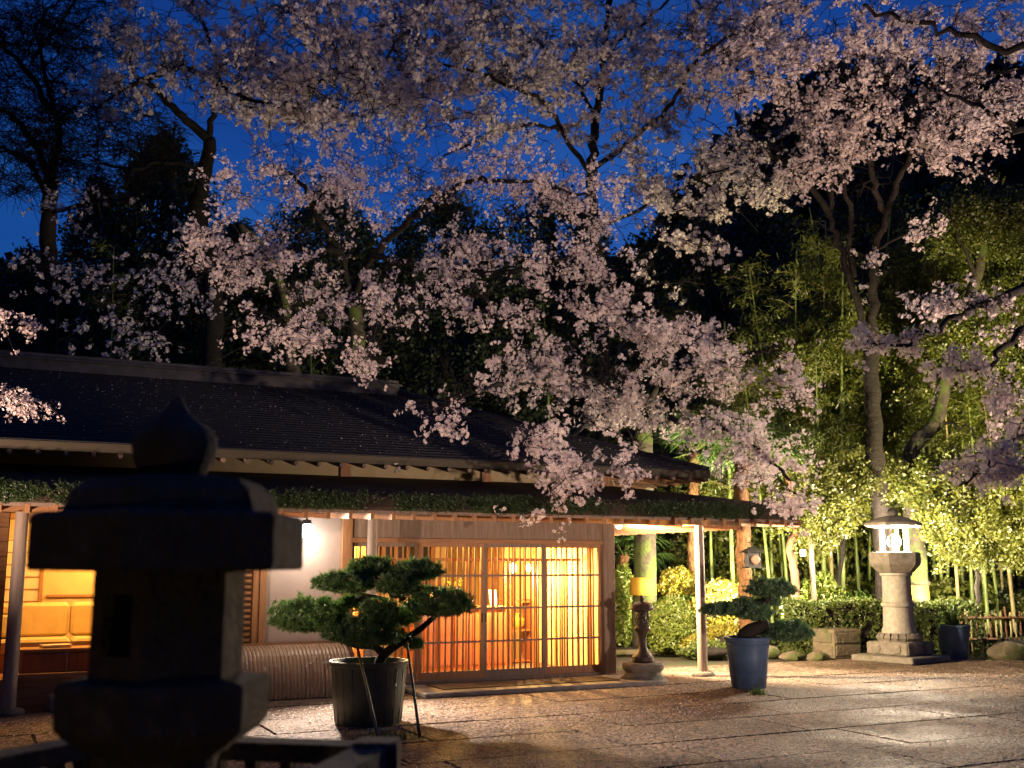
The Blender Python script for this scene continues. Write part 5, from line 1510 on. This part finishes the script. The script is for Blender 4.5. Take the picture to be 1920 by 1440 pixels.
# --- palms and long-leaved plants
def fan_leaf(L, n_=16):
    T = np.zeros((n_, 4, 3))
    for i in range(n_):
        a = -1.9 + 3.8 * i / (n_ - 1); l = L * (1 - .18 * abs(a) / 1.9)
        d = np.array([math.sin(a), math.cos(a), 0]); s_ = np.array([math.cos(a), -math.sin(a), 0])
        T[i] = [[0, 0, 0], d * l * .55 + s_ * .022 + [0, 0, .03], d * l + [0, 0, -.22 * l], d * l * .55 - s_ * .022 + [0, 0, .03]]
    return T
def palm(label, base, top, nl, L, trunk_r, m):
    base = np.asarray(base, float)
    t = thing('fan_palm', label, 'palm tree', base)
    h = top - base
    if trunk_r:
        b = MB(); nn = 22
        b.tube([h * i / nn + [.02 * math.sin(i), .02 * math.cos(i * 1.3), 0] for i in range(nn + 1)], [trunk_r * (1 + .16 * (i % 2)) for i in range(nn + 1)], 12)
        b.build('trunk', M['palm_bark'], t, True)
        V = np.zeros((900, 3, 3))
        for i in range(900):
            u = rng.random(); a = rng.random() * 6.28; p = h * u + np.array([math.cos(a), math.sin(a), 0]) * trunk_r
            o_ = np.array([math.cos(a), math.sin(a), 0]); s_ = np.array([-math.sin(a), math.cos(a), 0])
            V[i] = [p - s_ * .012, p + s_ * .012, p + o_ * .05 + s_ * rng.normal() * .03 + [0, 0, -.10]]
        mesh_obj('fibre', np_mesh('fibre', V, 3), M['palm_bark'], t)['kind'] = 'stuff'
    FL = fan_leaf(L)
    for k in range(nl):
        a = k * 2.4; el = rng.uniform(-.5, 1.1)
        st = rng.uniform(.35, .6) * L / .5
        d = np.array([math.cos(a) * math.cos(el), math.sin(a) * math.cos(el), math.sin(el)])
        e = h + d * st
        b = MB(); b.tube([h, h + d * st * .5 + [0, 0, .03], e], [.012, .009, .007], 4)
        b.build('stalk', M['culm'], t)
        z_ = np.array([0, 0, 1.0]); x_ = np.cross(d, z_); x_ /= np.linalg.norm(x_); n3 = np.cross(x_, d)
        Rm = np.stack([x_, d, n3], 1)
        V = FL @ Rm.T + e
        V[:, 2, 2] -= .10 * L
        mesh_obj('fan_leaf', np_mesh('fan_leaf', V, 4), m, t)
    return t
pb = P(1400, 1205, 19.9); pb[2] = 0
palm('shaggy-trunked fan palm standing behind the small blue-potted pine', pb, P(1388, 850, 19.9), 22, .62, .12, M['leaf_palm'])
pb = P(1300, 1205, 22.6); pb[2] = 0
palm('fan palm with drooping fans beside the cherry above the roof hip', pb, P(1300, 850, 22.6), 22, .65, .10, M['leaf_palm'])
pb = P(1165, 1205, 22.8); pb[2] = 0
palm('short fan palm in the shade beside the grey door post', pb, P(1168, 1040, 22.8), 16, .6, .10, M['leaf_palm'])

def strap_plant(label, c, n_, L, z0, par=None):
    t = thing('strap_leaf_plant', label, 'plant', (c[0], c[1], z0))
    for k in range(n_):
        a = k * 2.39996 + random.uniform(-.2, .2); el = random.uniform(.75, 1.35); l = L * random.uniform(.7, 1.1)
        pts = []
        for i in range(7):
            u = i / 6; r_ = l * math.cos(el) * u * (1 + .6 * u); z = l * (math.sin(el) * u - .75 * u ** 2.6)
            pts.append(np.array([math.cos(a) * r_, math.sin(a) * r_, max(z, -z0 + .02)]))
        s_ = np.array([-math.sin(a), math.cos(a), 0]); w_ = .022
        v = []; f = []
        for i, p in enumerate(pts):
            ww = w_ * (1 - (i / 6) ** 2) + .002
            v += [p - s_ * ww, p + [0, 0, -.006], p + s_ * ww]
            if i: f += [(3 * i - 3, 3 * i - 2, 3 * i + 1, 3 * i), (3 * i - 2, 3 * i - 1, 3 * i + 2, 3 * i + 1)]
        MB().add(v, f).build('strap_leaf', M['leaf_palm'], t)
    return t
q = P(1602, 1110, 21.2); strap_plant('arching bright strap-leaf plant behind the clipped hedge', q, 34, .95, .75)
b = MB(); b.tube([(0, 0, -.75), (.02, 0, -.3), (0, 0, .02)], [.04, .035, .03], 8); b.build('stem', M['palm_bark'], bpy.data.objects['strap_leaf_plant'])
strap_plant('upright strap-leaf plant growing in the scuffed blue pot', c5, 36, 1.0, .50)
q = P(1285, 1070, 22); t = strap_plant('arching strap-leaf plant to the side of the banded trunk', q, 28, .9, .75)
b = MB(); b.tube([(0, 0, -.75), (.02, 0, -.3), (0, 0, .02)], [.04, .035, .03], 8); b.build('stem', M['palm_bark'], t)

# bamboo fence at the edge of the grove
fn = thing('bamboo_fence', 'low dark bamboo picket fence under the maple', 'fence', (P(1860, 1180, 20.0)[0], 20.0, 0))
for k in range(26):
    x = -.55 + k * .09; h = random.uniform(.72, .86)
    MB().tube([(x + random.uniform(-.01, .01), 0, 0), (x, random.uniform(-.02, .02), h)], [.022, .02], 6).build('picket', M['culm_old'] if k % 3 else M['bark_red'], fn, True)
for z in (.28, .66):
    MB().tube([(-.65, -.035, z), (1.85, -.035, z + .01)], .024, 7).build('rail', M['wood_dark'], fn, True)

# low retaining bank behind the shrub bed and undergrowth
und = zone(1620, 1130, 340, 60, 25, 2.0, 2400); und[:, 2] = np.abs(und[:, 2]) * .9
o = mesh_obj('undergrowth', np_mesh('undergrowth', scatter(TSL, und, rng.uniform(.8, 1.6, len(und)), .8), 4), M['leaf_hedge'])
und2 = np.stack([rng.uniform(5, 14.5, 5200), rng.uniform(25, 29.5, 5200), 4.2 * rng.random(5200) ** 1.6], -1)
und2[:, 0] = (und2[:, 0] - 5) / 9.5 * .38 * und2[:, 1] + .135 * und2[:, 1]
und2[:, 2] += hill(und2[:, 0], und2[:, 1])
und = np.concatenate([und, und2])
bpy.data.objects.remove(o)
o = mesh_obj('undergrowth', np_mesh('undergrowth', scatter(TSL, und, rng.uniform(.8, 1.7, len(und)), .8), 4), M['leaf_bamboo'])
tag(struct(o, 'stuff'), 'dim leafy undergrowth between the bamboo culms', 'undergrowth')

# --- dark evergreens behind the roof
TD = [rhomb(.085, .14, 24, .36, .7) for _ in range(5)]
def evergreen(label, px, Y, top_py, wpx, cone, nclump, name='evergreen_tree'):
    b0 = P(px, 900, Y); b0[2] = float(hill(b0[0], Y))
    top = P(px, top_py, Y)[2]; h = top - b0[2]; wr = wpx / FOC * Y
    t = thing(name, label, 'evergreen tree', b0)
    MB().tube([(0, 0, 0), (.05, 0, h * .5), (0, 0, h * .95)], [.22, .15, .04], 8).build('trunk', M['bark'], t, True)
    u = rng.random(nclump) ** .8
    zz_ = h * (.12 + .88 * u)
    prof = (1.02 - u) ** .75 if cone else np.sqrt(np.clip(1 - (2 * u - .95) ** 2, .02, 1))
    a = rng.random(nclump) * 6.28; rr = wr * prof * np.sqrt(rng.uniform(.15, 1, nclump)) * (1 + .22 * np.sin(a * 3 + u * 9 + px))
    pos = np.stack([rr * np.cos(a), rr * np.sin(a), zz_ + rng.normal(size=nclump) * .15], -1)
    b = MB()
    for k in range(14):
        j = int(k / 14 * nclump * .9); p = pos[j]; b.tube([(0, 0, max(p[2] - .5, .2)), p * [.5, .5, 1] - [0, 0, .1], p], [.05, .035, .015], 4, cap=False)
    b.build('limb', M['bark'], t)
    mesh_obj('crown', np_mesh('crown', scatter(TD, pos, rng.uniform(.7, 1.3, nclump), .7), 4), M['leaf_dark'], t)
evergreen('tall dark evergreen with ragged crown behind the boarded part of the roof', 275, 31, 265, 135, False, 1700)
evergreen('dark evergreen beside the ragged tall one, below the sparse cherry limbs', 150, 33, 350, 95, False, 900)
evergreen('dark broad evergreen behind the mossy forked trunk', 600, 33, 365, 175, False, 1200)
evergreen('dark broad evergreen behind the drooping cherry boughs over the ridge', 830, 34, 375, 175, False, 1200)
evergreen('dark broad evergreen behind the end of the ridge', 1040, 33, 360, 175, False, 1200)
evergreen('dark broad evergreen behind the banded cherry tree', 1290, 32, 400, 150, False, 1000)
evergreen('dark evergreen between the banded cherry and the bamboo grove', 1450, 33, 350, 130, False, 900)
evergreen('dark evergreen beyond the bamboo grove', 1650, 35, 330, 150, False, 900)
evergreen('dark evergreen beyond the crooked tree', 1850, 34, 330, 140, False, 900)
evergreen('dark round evergreen beyond the boarded end of the roof', 20, 32, 480, 110, False, 600)
evergreen('dark low evergreen filling the gap behind the arching cherry', 430, 33, 430, 130, False, 900)

# wood on the hillside
n = 5200
hx_ = rng.uniform(-75, 85, n); hy_ = 38 + 75 * rng.random(n) ** .8
pos = np.stack([hx_, hy_, hill(hx_, hy_) + rng.uniform(0, 3.2, n)], -1)
TH_ = [rhomb(.7, 1.0, 12, 1.3, .9) for _ in range(5)]
o = mesh_obj('hillside_wood', np_mesh('hillside_wood', scatter(TH_, pos, rng.uniform(.7, 1.5, n), .8), 4), M['leaf_dark'])
tag(struct(o, 'stuff'), 'dark wooded hillside rising behind the garden', 'woodland')

# ------------------------------------------------------------------ assumed floodlights that light the blossoms (stand outside the picture)
def floodlight(loc, label, tgt, pw, col, cone):
    loc = np.asarray(loc, float)
    t = thing('floodlight', label, 'floodlight', (loc[0], loc[1], 0))
    z = loc[2]
    MB().tube([(0, 0, 0), (0, 0, z - .12)], .025, 8).build('stand', M['black'], t, True)
    MB().cbox(-.14, .14, -.05, .05, z - .12, z + .08, .01).build('housing', M['black'], t).rotation_euler = (0, 0, math.atan2(tgt[1] - loc[1], tgt[0] - loc[0]) - math.pi / 2)
    d = np.asarray(tgt) - loc; d = d / np.linalg.norm(d)
    lamp('unseen_floodlight_beam', 'SPOT', loc + d * .12 + [0, 0, .06], pw, col, size=.10, target=tgt, cone=cone, blend=.65)
floodlight((7.0, 7.2, .5), 'assumed black floodlight out of view on the court aimed up into the cherry crowns', P(1200, 470, 16), 1500, (1.0, .72, .58), 80)  # unseen, assumed from the light on the cherry crowns
floodlight((-6.6, 7.6, .5), 'assumed black floodlight out of view by the boarded end aimed up over the roof', P(740, 500, 14), 1400, (1.0, .68, .52), 72)  # unseen, assumed from the lit boughs over the roof
floodlight((10.5, 15.5, .5), 'assumed black floodlight out of view beyond the court aimed at the high blossoms', P(1870, 150, 17.5), 2400, (1.0, .70, .52), 50)  # unseen, assumed from the bright spot in the high blossoms

# unseen evergreens, added behind the camera to keep evening sky light off the lantern
for i, (x, y, lab) in enumerate(((-5.5, -6, 'unseen evergreen added to block the sky, outermost of the row behind the railing'), (0.5, -8.5, 'unseen evergreen added to block the sky, in the middle of the row behind the railing'), (6.5, -6.5, 'unseen evergreen added to block the sky, on the court side of the row'), (-9.0, 0.5, 'unseen evergreen added to block the sky, by itself beside the lantern enclosure'))):
    t = thing('evergreen_tree', lab, 'evergreen tree', (x, y, 0))
    MB().tube([(0, 0, 0), (.05, 0, 5), (0, 0, 10)], [.3, .2, .05], 8).build('trunk', M['bark'], t, True)
    nn = 1500; u = rng.random(nn); a = rng.random(nn) * 6.28; rr = 3.6 * np.sqrt(np.clip(1 - (1.8 * u - .75) ** 2, .05, 1)) * np.sqrt(rng.uniform(.1, 1, nn))
    pos = np.stack([rr * np.cos(a), rr * np.sin(a), 1.2 + 9.5 * u], -1)
    mesh_obj('crown', np_mesh('crown', scatter(TD, pos, rng.uniform(1.2, 2.0, nn), .7), 4), M['leaf_dark'], t)

floodlight((11.0, 15.0, .5), 'black floodlight added out of view beyond the court to light the bamboo foliage', P(1660, 740, 24), 6400, (1.0, .82, .42), 56)  # unseen extra floodlight, added to brighten the bamboo foliage evenly

t = thing('added_fill_lamp', 'added low fill lamp behind the lantern enclosure, outside the picture', 'lamp', (-2.2, -.8, 0))  # unseen lamp added for a faint warm fill on the near lantern
MB().lathe([(.05, 0), (.05, .45), (.07, .46), (.07, .48)], 12).build('post', M['black'], t, 'auto')
MB().lathe([(.018, .48), (.02, .52), (.018, .56)], 12).build('bulb', M['lamp_warm'], t, True)
MB().lathe([(.09, .59), (.08, .62), (.02, .65)], 12).build('cap', M['black'], t, 'auto')
lamp('added_fill_light', 'POINT', (-2.2, -.8, .53), 17, (1, .66, .38), size=.07)

# fine growth that nobody could pick apart
for o in COL.objects:
    if o.type == 'MESH' and o.parent is not None and o.name.split('.')[0] in ('twig', 'branches', 'leaf_spray', 'foliage', 'blossom_crown', 'leaf_crown', 'crown', 'needle_pad', 'fibre', 'limb', 'stem'):
        o['kind'] = 'stuff'
